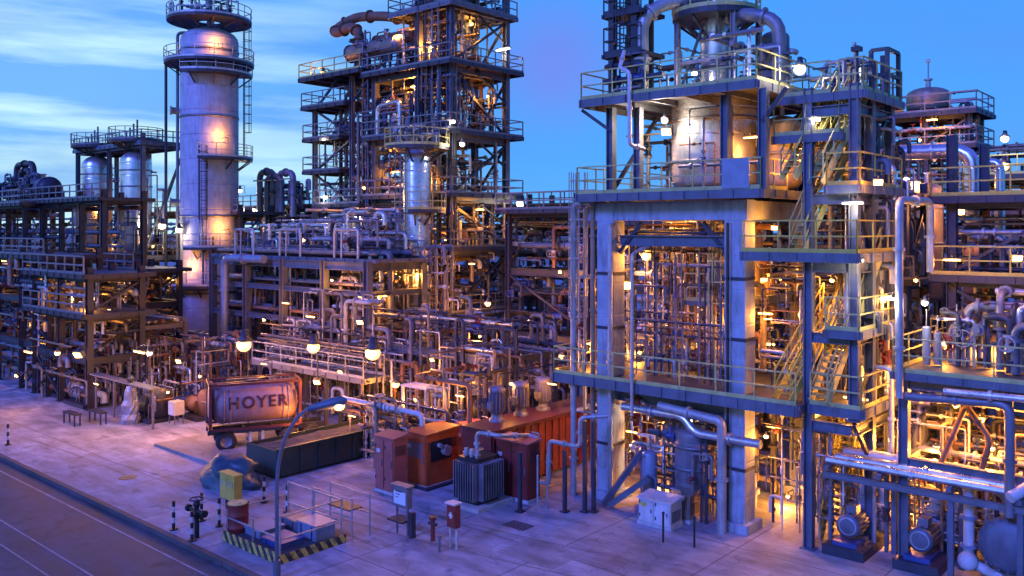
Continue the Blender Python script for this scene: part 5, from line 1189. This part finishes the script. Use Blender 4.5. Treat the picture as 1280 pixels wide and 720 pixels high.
# red wall and motors on it
T = thing('red_enclosure', 'long dark red steel enclosure running back behind the cabinets', 'enclosure', -24.5, 31)
MB().box(-25.9, -24.25, 26.4, 38.2, .1, 2.5).build('body', 'red', T)
b = MB()
for k in range(24): b.box(-24.247, -24.19, 26.5+k*.49, 26.7+k*.49, .15, 2.4)
b.build('ribs', 'red', T)
MB().box(-25.97, -24.12, 26.33, 38.3, 2.503, 2.62).build('roof', 'frame_red', T)
for i, px in enumerate((621, 651, 679)):
    u = -25.3; v = vof(px, u)
    T = thing('vertical_motor', ('left', 'middle', 'right')[i] + ' of three dark vertical motors standing on the red enclosure', 'motor', u, v, 2.62)
    prof = [(.34, 0), (.34, .12), (.24, .14), (.24, .4), (.33, .42), (.33, 1.25), (.36, 1.27), (.36, 1.42), (.28, 1.5), (0, 1.56)]
    b = MB().lathe((u, v, 2.62), prof, 20)
    for k in range(14): a = 2*math.pi*k/14; b.bar((u+.34*math.cos(a), v+.34*math.sin(a), 3.06), (u+.34*math.cos(a), v+.34*math.sin(a), 3.84), .03, .05)
    b.build('body', 'shell_dark', T); MB().box(u-.12, u+.12, v-.5, v-.3, 3.2, 3.5).build('terminal_box', 'steel_grey', T)
skid('black compressor block between the cabinets and the vertical motors', 604, 560, 1.6, 1.2, 2.6, 'black', 6)
piping('pipes rising behind the red enclosure', -31, -27.3, 28, 38, 0, 5.2, 50, 131, 'warm', .04, .15)
piping('pipes and small tanks behind the orange housing', -33.5, -28, 25.5, 28, 0, 3.4, 34, 132, 'warm', .03, .12)
T = tower('steelwork_bay', 'low frame of pale beams between the tall tower and the red enclosure', 'steel frame', (-37, -32.5, -28.6), (32, 36), (4.6,), 5.0, cm='steel_blue', rails='', skip=(0,), seed=13, rm='yellow_grey', rr=.03)
T = thing('lit_canopy', 'flat pale canopy lit from below behind the orange housing', 'canopy', *PD(515, 43))
u, v = PD(500, 44); MB().box(u, u+2.6, v, v+1.0, 3.0, 3.08).build('roof', 'paint_white', T)
for a in (.1, 2.5): MB().bar((u+a, v+.1, 0), (u+a, v+.1, 3.0), .12).build('post', 'paint_white', T)
# ---------------------------------------------------------------- front small things
def sign(label, px, py, h, w, hh, m, legm, face, two=True, name='notice_box'):
    u, v = G(px, py); T = thing(name, label, 'sign', u, v)
    for a in ((-w*.36, w*.36) if two else (0,)): MB().bar((u+a, v, 0), (u+a, v, h-hh), .06).build('leg', legm, T)
    MB().box(u-w/2, u+w/2, v-.12, v+.12, h-hh, h).build('box', m, T)
    MB().box(u-w*.4, u+w*.4, v-.14, v-.123, h-hh*.85, h-hh*.25).build('face', face, T)
    MB().box(u-w*.58, u+w*.58, v-.2, v+.18, h+.003, h+.05).build('hood', legm, T)
    return T, u, v
T, u, v = sign('grey instrument stand with a lit white panel in front of the red cabinets', 503, 668, 1.75, .78, .75, 'steel_grey', 'steel_grey', 'screen')
b = MB(); 
for k in range(3): b.box(u-.2, u+.12-.1*k, v-.146, v-.143, 1.55-k*.1, 1.58-k*.1)
b.build('panel_marks', 'black', T)
MB().box(u-.5, u+.3, v-.3, v+.3, .5, .56).box(u+.45, u+.6, v-.1, v+.1, .0, .9).build('shelf', 'steel_dark', T)
T, u, v = sign('red fire point box on a white stand in front of the transformer', 567, 686, 1.55, .42, .8, 'red', 'paint_white', 'red')
b = MB().box(u-.05, u+.05, v-.146, v-.143, 1.08, 1.28).box(u-.1, u+.1, v-.149, v-.1465, 1.15, 1.2); b.build('emblem', 'paint_white', T)
u, v = G(541, 676)
T = thing('hydrant', 'short dark red hydrant left of the red fire point box', 'hydrant', u, v)
MB().cyl((u, v, 0), (u, v, .75), .08, 10).cyl((u, v, .75), (u, v, .85), .13, 10).build('body', 'red', T); MB().cyl((u-.18, v, .6), (u+.18, v, .6), .06, 10).build('outlet', 'steel_dark', T)
u, v = G(549, 690); o = MB().cyl((u, v, 0), (u, v, .55), .05, 8).cyl((u, v, .5), (u, v, .56), .09, 8).build('valve_post', 'steel_grey'); tag(o, 'stubby grey valve post just in front of the red hydrant', 'post')
# striped posts
for i, (px, py, lb) in enumerate(((217, 662, 'striped post farthest left on the kerb'), (240, 676, 'striped post nearest the kerb beside the dark valve'), (252, 651, 'striped post behind the dark valve'), (274, 658, 'striped post left of the red barrel'), (330, 628, 'striped post right behind the red barrel'), (359, 640, 'striped post behind the street lamp pole'), (10, 556, 'striped post at the left edge of the picture'))):
    u, v = G(px, py); T = thing('marker_bollard', lb, 'bollard', u, v)
    for k in range(5): MB().cyl((u, v, .05 + k*.2), (u, v, .25 + k*.2), .06, 12).build('band', 'paint_white' if k % 2 else 'black', T)
    MB().cyl((u, v, 0), (u, v, .05), .15, 12).build('base', 'black', T)
u, v = G(246, 672)
T = thing('hand_valve', 'dark hand valve with outstretched arms among the striped posts', 'valve', u, v)
MB().cyl((u, v, 0), (u, v, 1.15), .09, 12).cyl((u, v, .7), (u, v, .85), .17, 12).ball((u, v, 1.2), .14, 10).build('body', 'black', T)
MB().tube([(u-.55, v, .95), (u+.5, v, .95)], .07, 8).cyl((u-.62, v, .95), (u-.5, v, .95), .13, 10).cyl((u+.44, v, .95), (u+.56, v, .95), .13, 10).build('outlet_arm', 'black', T)
MB().ring((u, v, 1.38), .24, .03, 14).bar((u-.24, v, 1.38), (u+.24, v, 1.38), .03).build('handwheel', 'steel_dark', T)
for i, (px, py) in enumerate(((284, 636), (293, 640))):
    u, v = G(px, py); T = thing('yellow_bin', ('left', 'right')[i] + ' of two upright yellow boxes on posts', 'box', u, v)
    MB().box(u-.28, u+.22, v-.15, v+.2, .45, 1.4).build('box', 'yellow', T); MB().box(u-.31, u+.25, v-.18, v+.23, 1.403, 1.46).build('lid', 'yellow', T)
    MB().bar((u-.03, v, 0), (u-.03, v, .45), .08).build('post', 'steel_dark', T); MB().box(u-.2, u+.14, v-.165, v-.153, .95, 1.2).build('label_plate', 'yellow_grey', T)
u, v = G(297, 672)
OD = T = thing('oil_drum', 'red oil drum with a rusty yellow lid beside the striped platform', 'barrel', u, v)
MB().lathe((u, v, 0), [(.29, 0), (.29, .3), (.305, .32), (.29, .34), (.29, .62), (.305, .64), (.29, .66), (.29, .93), (.30, .95)], 24).build('body', 'red', T)
MB().cyl((u, v, .93), (u, v, .965), .27, 22).cyl((u+.12, v, .965), (u+.12, v, .99), .05, 8).build('lid', 'yellow_grey', T)
OD.scale = (1.3, 1.3, 1.3)
# striped loading platform
ug, vg = G(349, 706)
T = thing('loading_platform', 'low steel platform with a yellow and black striped edge and thin rails', 'platform', ug-1.6, vg+1.2)
MB().box(ug-3.4, ug, vg, vg+2.7, .14, .24).build('deck', 'grating', T)
MB().box(ug-3.4, ug+.035, vg-.035, vg-.003, 0, .36).build('striped_edge', 'hazard', T); MB().box(ug+.003, ug+.035, vg, vg+2.7, 0, .3).build('striped_edge', 'hazard', T)
for (a, c) in ((-3.3, .1), (-1.7, .1), (-.1, .1), (-.1, 2.6), (-3.3, 2.6), (-1.7, 2.6)): MB().bar((ug+a, vg+c, .24), (ug+a, vg+c, 1.55 if c > 1 or a > -1 else 1.1), .045).build('rail_post', 'galv', T)
b = MB()
for z in (.75, 1.5): b.bar((ug-.1, vg+.1, z), (ug-.1, vg+2.6, z), .04); b.bar((ug-3.3, vg+2.6, z), (ug-.1, vg+2.6, z), .04)
b.bar((ug-3.3, vg+.1, .8), (ug-.1, vg+.1, .8), .04).bar((ug-3.3, vg+.1, 1.05), (ug-3.3, vg+2.6, 1.05), .04)
b.build('rails', 'galv', T)
for i, (a, c, w, d, h, m, lb) in enumerate(((-3.1, .5, 1.2, 1.0, .22, 'blue_pale', 'pale blue crate at the left of the striped platform'), (-1.6, .4, 1.1, .9, .16, 'blue', 'deep blue crate in the middle of the striped platform'), (-1.3, 1.6, 1.1, .8, .5, 'blue_pale', 'taller pale blue crate at the back of the striped platform'), (-2.7, 1.8, 1.1, .6, .3, 'steel_grey', 'grey crate at the back left of the striped platform'))):
    T = thing('crate', lb, 'crate', ug+a+w/2, vg+c+d/2, .24)
    MB().box(ug+a, ug+a+w, vg+c, vg+c+d, .245, .24+h).build('box', m, T); MB().box(ug+a-.03, ug+a+w+.03, vg+c-.03, vg+c+d+.03, .243+h, .29+h).build('lid', m, T)
    for q in (.2, .75): MB().box(ug+a+w*q, ug+a+w*q+.05, vg+c-.015, vg+c-.003, .26, .22+h).build('cleat', 'steel_dark', T)
T = thing('scaffold', 'thin grey scaffold frame standing at the back of the striped platform', 'frame', ug-1, vg+3.2)
for a in (-2.2, .1):
    for c in (2.9, 3.7): MB().bar((ug+a, vg+c, 0), (ug+a, vg+c, 1.5), .04).build('post', 'galv', T)
for z in (.8, 1.45): MB().bar((ug-2.2, vg+2.9, z), (ug+.1, vg+2.9, z), .04).bar((ug-2.2, vg+3.7, z), (ug+.1, vg+3.7, z), .04).build('rail', 'galv', T)
MB().box(ug-1.4, ug-.2, vg+3.0, vg+3.6, .95, 1.0).build('shelf', 'steel_dark', T)
# street lamp
u, v = G(346, 724)
T = thing('street_lamp', 'curved grey street lamp with a glowing head leaning over the yard', 'street lamp', u, v)
dr = Vector((CU, -SU, 0)) # picture right expressed on the plant grid
def sl(a, z, y=0): return (u + CU*a + SU*y, v - SU*a + CU*y, z)
MB().tube([sl(0,0), sl(0,2.9), sl(.05,3.7), sl(.28,4.5), sl(.62,5.05), sl(1.0,5.35)], .06, 12, bend=.5).build('pole', 'steel_blue', T)
MB().cyl(sl(0,0), sl(0,.6), .12, 12).build('base', 'steel_grey', T)
h = MB(); a, c = Vector(sl(.95,5.33)), Vector(sl(2.2,5.62)); h.lathe(a, [(.03,0),(.09,.08),(.13,.35),(.17,.8),(.15,1.15),(.04,1.28)], 14, (c-a).normalized()).build('head', 'steel_blue', T)
MB().ball(sl(1.95, 5.42), .19, 12, .7).build('bulb', 'bulb', T)
ld = bpy.data.lights.new('lamp_light', 'POINT'); lo = bpy.data.objects.new('lamp_light', ld); COL.objects.link(lo); ld.energy = 120; ld.color = WARM; ld.shadow_soft_size = .1; lo.parent = T; lo.location = Vector(sl(1.95, 5.1)) - ORG[T.name]
# ================================================================ lamps
def LP(px, py, Y, W_, label, pole=None, r=.16, white=False, **k):
    u, v = PD(px, Y); lamp(label, u, v, zof(py, u, v), W_, pole, r, white, **k)
P = 0
LP(305, 430, 46, 220, 'bright sodium lamp on a pole above the tank container', P, .5)
LP(392, 433, 45, 320, 'bright sodium lamp on a pole right of the tank container', P, .42)
LP(466, 440, 43, 360, 'brightest sodium lamp on a pole above the pale red cabinet', P, .5)
LP(450, 403, 47, 260, 'sodium lamp on a pole high behind the brightest lamp', P, .18)
LP(388, 396, 49, 220, 'small sodium lamp above the lamp right of the tank container', None, .15)
LP(495, 480, 45, 300, 'sodium lamp low beside the slender silver column foot', None, .24)
LP(396, 478, 44, 260, 'sodium lamp low under the grey walkway', None, .18)
LP(357, 379, 56, 160, 'small lamp inside the middle of the blue pipe rack', None, .14)
LP(115, 372, 56, 500, 'tall glowing lamp in the dark left frame', None, .30)
LP(137, 388, 55, 160, 'small lamp just right of the tall glowing lamp', None, .13)
LP(35, 440, 50, 240, 'sodium lamp over the far left yard edge', None, .2)
LP(72, 441, 49, 240, 'sodium lamp over the left yard, second from the left', None, .18)
LP(97, 444, 48, 240, 'sodium lamp over the left yard, third from the left', None, .26)
LP(174, 440, 48, 240, 'left of two sodium lamps behind the wrapped blue machine', None, .24)
LP(187, 441, 48.5, 260, 'right of two sodium lamps behind the wrapped blue machine', None, .2, True)
LP(223, 452, 50, 400, 'sodium lamp at the giant pale column foot', None, .16)
LP(4, 326, 66, 300, 'lamp at the left picture edge in the blue frame', None, .22)
LP(60, 258, 78, 400, 'white lamp under the far left skyline drum', None, .3, True)
LP(128, 264, 83, 600, 'lamp against the left silver drum', None, .32)
LP(178, 266, 82, 600, 'lamp against the right silver drum', None, .32)
LP(146, 306, 80, 500, 'lamp under the left silver drum', None, .28)
LP(190, 307, 80, 500, 'lamp under the right silver drum', None, .28)
LP(203, 282, 76, 500, 'white lamp left of the giant pale column', None, .42, True)
LP(224, 287, 73, 400, 'white lamp touching the left edge of the giant pale column', None, .34, True)
# floods on the giant column
uc, vc = uof(262, 39.3), 39.3
for z, a, W_, lb in ((24.2+2.0, -20, 900, 'flood lamp on the giant pale column under its crown'), (18.4, -12, 900, 'flood lamp on the giant pale column at mid height'), (10.7, -10, 900, 'flood lamp on the giant pale column above its lower platform'), (7.4, -66, 1000, 'flood lamp on the giant pale column lowest platform')):
    r = 3.35; lamp(lb, uc + r*math.cos(R(a)), vc + r*math.sin(R(a)), z, 0, None, .1, lit=False)
    ld = bpy.data.lights.new('lamp_light', 'POINT'); lo = bpy.data.objects.new('lamp_light', ld); COL.objects.link(lo)
    ld.energy = W_ * .35; ld.color = WARM; ld.shadow_soft_size = .12; lo.location = W(uc + 3.2*math.cos(R(a)), vc + 3.2*math.sin(R(a)), z + .35)
    T = [o for o in bpy.data.objects if o.get('label') == lb][0]; loc = lo.location.copy(); lo.parent = T; lo.location = Matrix.Rotation(-TH, 3, 'Z') @ (loc - T.location)
LP(300, 238, 82, 300, 'white lamp on the skyline right of the giant pale column', None, .3, True)
LP(318, 262, 80, 300, 'small white lamp below the skyline pipe loops', None, .2, True)
# tall tower
tu = -46
for i, (px, py, dv, W_, r, wh, lb) in enumerate(((404, 92, -.3, 320, .3, 0, 'glowing lamp under the top left balcony of the tall tower'), (520, 108, 1, 900, .2, 0, 'lamp lighting the underside of the tall tower top deck'), (540, 58, .5, 900, .16, 0, 'lamp among the golden pipes at the tall tower top'), (500, 45, .5, 500, .14, 0, 'lamp near the exchangers on the tall tower'),
        (629, 62, 5.2, 300, .26, 1, 'white lamp on the right column of the tall tower'), (578, 180, -.6, 260, .22, 1, 'white lamp below the mid deck of the tall tower'), (566, 152, -.7, 120, .16, 1, 'small white lamp on the corner column of the tall tower'), (407, 174, -.5, 160, .18, 1, 'white lamp on the left stairs of the tall tower'),
        (407, 246, -.5, 260, .24, 1, 'white lamp low on the left stairs of the tall tower'), (448, 273, -.3, 380, .26, 1, 'white lamp at the tall tower waist left of the silver column'), (495, 215, .6, 600, .16, 0, 'lamp hidden in the tall tower second storey from the top'), (535, 225, -.6, 700, .16, 0, 'lamp beside the slender silver column top'),
        (650, 255, 5.4, 260, .26, 1, 'white lamp at the right flank of the tall tower'), (600, 262, 2, 500, .14, 0, 'lamp inside the right waist of the tall tower'), (610, 379, .2, 420, .24, 0, 'sodium lamp right of the slender silver column'), (524, 344, -3.6, 600, .22, 0, 'sodium lamp on the slender silver column waist'), (568, 411, -2.5, 300, .17, 0, 'sodium lamp below right of the slender silver column'), (651, 436, 1.5, 520, .3, 0, 'sodium lamp between the tall tower and the portal'), (625, 445, 0, 260, .13, 0, 'small sodium lamp left of the one between tower and portal'), (560, 300, 2, 500, .12, 0, 'lamp inside the tall tower behind the silver column'), (590, 470, -2, 500, .13, 0, 'sodium lamp at the bottom of the tall tower'))):
    v = VT + dv; u = uof(px, v); lamp(lb, u, v, zof(py, u, v), W_, None, r, bool(wh))
LP(520, 500, 44, 300, 'lamp under the pale canopy behind the orange housing', None, .1)
LP(675, 268, 70, 300, 'white lamp on the skyline between tall tower and portal', None, .22, True)
LP(702, 445, 37, 300, 'lamp left of the portal behind the tall silver riser', None, .13)
# portal
LPV = lambda px, py, v, W_, lb, r=.16, wh=False: lamp(lb, uof(px, v), v, zof(py, uof(px, v), v), W_ * (1.25 if py > 480 else .9), None, r, wh)
LPV(783, 357, 30.2, 420, 'bright lamp in the portal beside its left column', .27)
LPV(771, 358, 30.5, 200, 'lamp touching the inner face of the portal left column', .2)
LPV(808, 319, 30.6, 380, 'lamp hanging under the portal crossbeam', .26)
LPV(840, 300, 33.5, 420, 'lamp deep under the portal roof', .1)
LPV(862, 430, 32.2, 420, 'lamp in the middle of the portal pipe maze', .11)
LPV(800, 440, 33.2, 380, 'lamp low in the portal pipe maze', .1)
LPV(915, 400, 31.6, 300, 'lamp behind the portal right column', .1)
LPV(957, 392, 30.4, 420, 'lamp just right of the portal right column above its lower deck', .1)
LPV(958, 545, 30.4, 380, 'lamp just right of the portal right column under its lower deck', .1)
LPV(968, 285, 30.3, 320, 'lamp right of the portal right column near the crossbeam', .1)
LPV(848, 262, 31, 200, 'lamp at the portal crossbeam centre', .1)
LPV(831, 150, 29.9, 700, 'white lamp left of the big silver drum', .17, True)
LPV(833, 165, 30.3, 120, 'sodium lamp just below the white lamp left of the big silver drum', .2)
LPV(938, 172, 30.6, 260, 'lamp lighting the short orange drum', .1)
LPV(865, 105, 30.0, 120, 'small lamp under the upper deck over the big silver drum', .08, True)
LPV(868, 92, 30.6, 120, 'white lamp on the upper deck by the column head', .1, True)
LPV(940, 262, 31.0, 340, 'lamp between portal and stair tower under the mid deck', .1)
LPV(836, 522, 31.4, 420, 'lamp under the portal lower deck among brown pipes', .14)
LPV(868, 528, 31.2, 420, 'white lamp under the portal lower deck', .18, True)
LPV(790, 540, 30.4, 300, 'lamp at ground level beside the portal left column', .1)
LPV(1000, 86, 30.0, 300, 'white lamp on the stair tower roof', .27, True)
LPV(1020, 148, 29.4, 300, 'lamp on the upper landing of the stair tower', .16, True)
LPV(1066, 254, 28.8, 160, 'white tube lamp under the upper right landing of the stair tower', .13, True)
LPV(1076, 325, 28.8, 160, 'white tube lamp under the middle right landing of the stair tower', .11, True)
LPV(1098, 228, 28.9, 240, 'lamp above the yellow railings of the stair tower', .14)
LPV(1114, 374, 29.0, 240, 'white lamp at the right landing of the stair tower', .13, True)
LPV(960, 265, 32.0, 300, 'lamp behind the upper flight of the stair tower', .1)
LPV(955, 350, 31.6, 420, 'lamp among the brown pipes behind the stair tower', .1)
LPV(960, 430, 31.6, 420, 'lamp low among the brown pipes behind the stair tower', .1)
LPV(1030, 190, 31.4, 260, 'lamp lighting the conical top vessel', .08)
LPV(1018, 514, 29.9, 420, 'bright sodium lamp at the stair tower foot', .24)
LPV(1070, 498, 30.6, 380, 'sodium lamp right of the stair tower foot', .17)
LPV(985, 620, 33.0, 420, 'lamp low in the bay between portal and stair tower', .08)
LPV(1045, 585, 33.0, 420, 'lamp at ground level behind the stair tower', .09)
# right unit
LPV(1155, 481, 30.2, 420, 'bright lamp under the right hand walkway', .17)
LPV(1195, 505, 31.0, 420, 'slanted lamp under the right half of the right hand walkway', .13)
LPV(1225, 525, 31.2, 420, 'lamp farther right under the right hand walkway', .12)
LPV(1262, 500, 31.0, 420, 'lamp at the right edge under the right hand walkway', .1)
LPV(1115, 545, 31.2, 480, 'lamp in the left of the orange pipe maze', .11)
LPV(1170, 560, 31.4, 480, 'lamp in the middle of the orange pipe maze', .1)
LPV(1130, 640, 31.6, 420, 'lamp behind the pump row', .1)
LPV(1156, 378, 30.8, 200, 'white lamp over the right hand walkway pots', .13, True)
LPV(1110, 372, 31.5, 200, 'small sodium lamp left of the right hand walkway', .1)
LPV(1190, 325, 33, 260, 'small sodium lamp in the dark frame behind the walkway', .1)
LPV(1232, 400, 37.5, 600, 'lamp lighting the brown column behind the walkway', .12)
LPV(1272, 323, 31, 260, 'lamp on a pipe at the far right edge', .14)
LP(1145, 230, 46, 700, 'yellow lamp under the fat silver overhead line', None, .34)
LP(1133, 224, 46, 200, 'small white lamp left of the yellow lamp under the silver line', None, .18, True)
LP(1200, 265, 44, 500, 'bright lamp below the bend of the fat silver line', None, .24)
LP(1255, 207, 44, 600, 'bright sodium lamp at the upper right beside the second silver line', None, .32)
LP(1256, 173, 48, 300, 'white lamp above the sodium lamp at the upper right', None, .28, True)
LP(1250, 236, 46, 400, 'lamp inside the orange pipes at the far right top', None, .12)
LP(1165, 150, 53, 500, 'lamp among the decks of the distant right tower', None, .12)
LP(1150, 175, 53, 300, 'second lamp low on the decks of the distant right tower', None, .1)
LP(1120, 300, 43, 400, 'lamp in the dark thicket right of the stair tower', None, .1)
LP(1250, 262, 50, 500, 'lamp in the dark frame at the far right', None, .12)

# small fill lamps added to warm the pipework, not real fittings
rl = [(250, 470, 47, 'beside the giant pale column foot, left'), (275, 500, 46, 'low behind the tank container left end'), (330, 455, 47, 'behind the tank container top edge'), (345, 500, 45, 'behind the tank container right end'),
      (425, 465, 43, 'under the right end of the grey walkway'), (440, 520, 41, 'low behind the green container far end'), (375, 520, 43.5, 'just above the green container'), (540, 450, 43, 'in the low bay left of the tall tower foot'), (575, 495, 40, 'behind the pale red cabinet roof'), (600, 420, 50, 'low in the right of the tall tower'),
      (640, 480, 39, 'over the left vertical motor'), (690, 480, 39, 'over the right vertical motor'), (660, 400, 52, 'in the black frame left of the portal'), (700, 340, 54, 'high in the black frame left of the portal'), (480, 370, 52, 'left of the slender silver column waist'), (415, 350, 53, 'in the third bay of the blue rack'),
      (330, 400, 54, 'in the left bay of the blue rack'), (150, 420, 60, 'in the dark frame under the twin drums'), (60, 400, 62, 'inside the far left blue frame'), (20, 470, 52, 'low at the far left yard'), (120, 480, 46, 'behind the wrapped blue machine'), (210, 490, 45, 'over the brown machine skid'), (75, 340, 58, 'high in the brown panelled frame'), (215, 350, 66, 'left of the giant pale column foot platform'),
      (380, 300, 50, 'above the blue rack left of the tall tower'), (455, 235, 60, 'in the tall tower lower left'), (590, 330, 56, 'inside the tall tower right bay'), (610, 120, 60, 'inside the tall tower upper right'), (590, 30, 62, 'near the very top of the tall tower')]
for px, py, Y, lb in rl: LP(px, py, Y, 160 if 'container' in lb or 'motor' in lb else 400, 'small added fill lamp ' + lb, None, .09)
for px, py, v, lb in ((1205, 600, 31.4, 'low behind the silver headers'), (1240, 560, 31.0, 'under the slanting yellow pipe'), (1090, 470, 31.2, 'above the goose neck pipes'), (1060, 420, 31.0, 'in the stair tower middle landing'), (1040, 350, 31.4, 'behind the stair tower upper flight'), (1180, 430, 32.5, 'behind the right hand walkway pots'), (1250, 440, 32.5, 'at the far end of the right hand walkway'), (1145, 350, 38, 'in the left of the frame behind the walkway'), (830, 600, 32.0, 'behind the white cabinet'), (740, 430, 31, 'between the risers left of the portal'), (895, 340, 33.5, 'behind the cone bottomed vessel'), (1000, 210, 31.0, 'under the stair tower upper landing'), (760, 590, 33, 'behind the portal left column foot'), (875, 585, 32.5, 'behind the dark filter vessel')):
    LPV(px, py, v, 360, 'small added fill lamp ' + lb, .09)
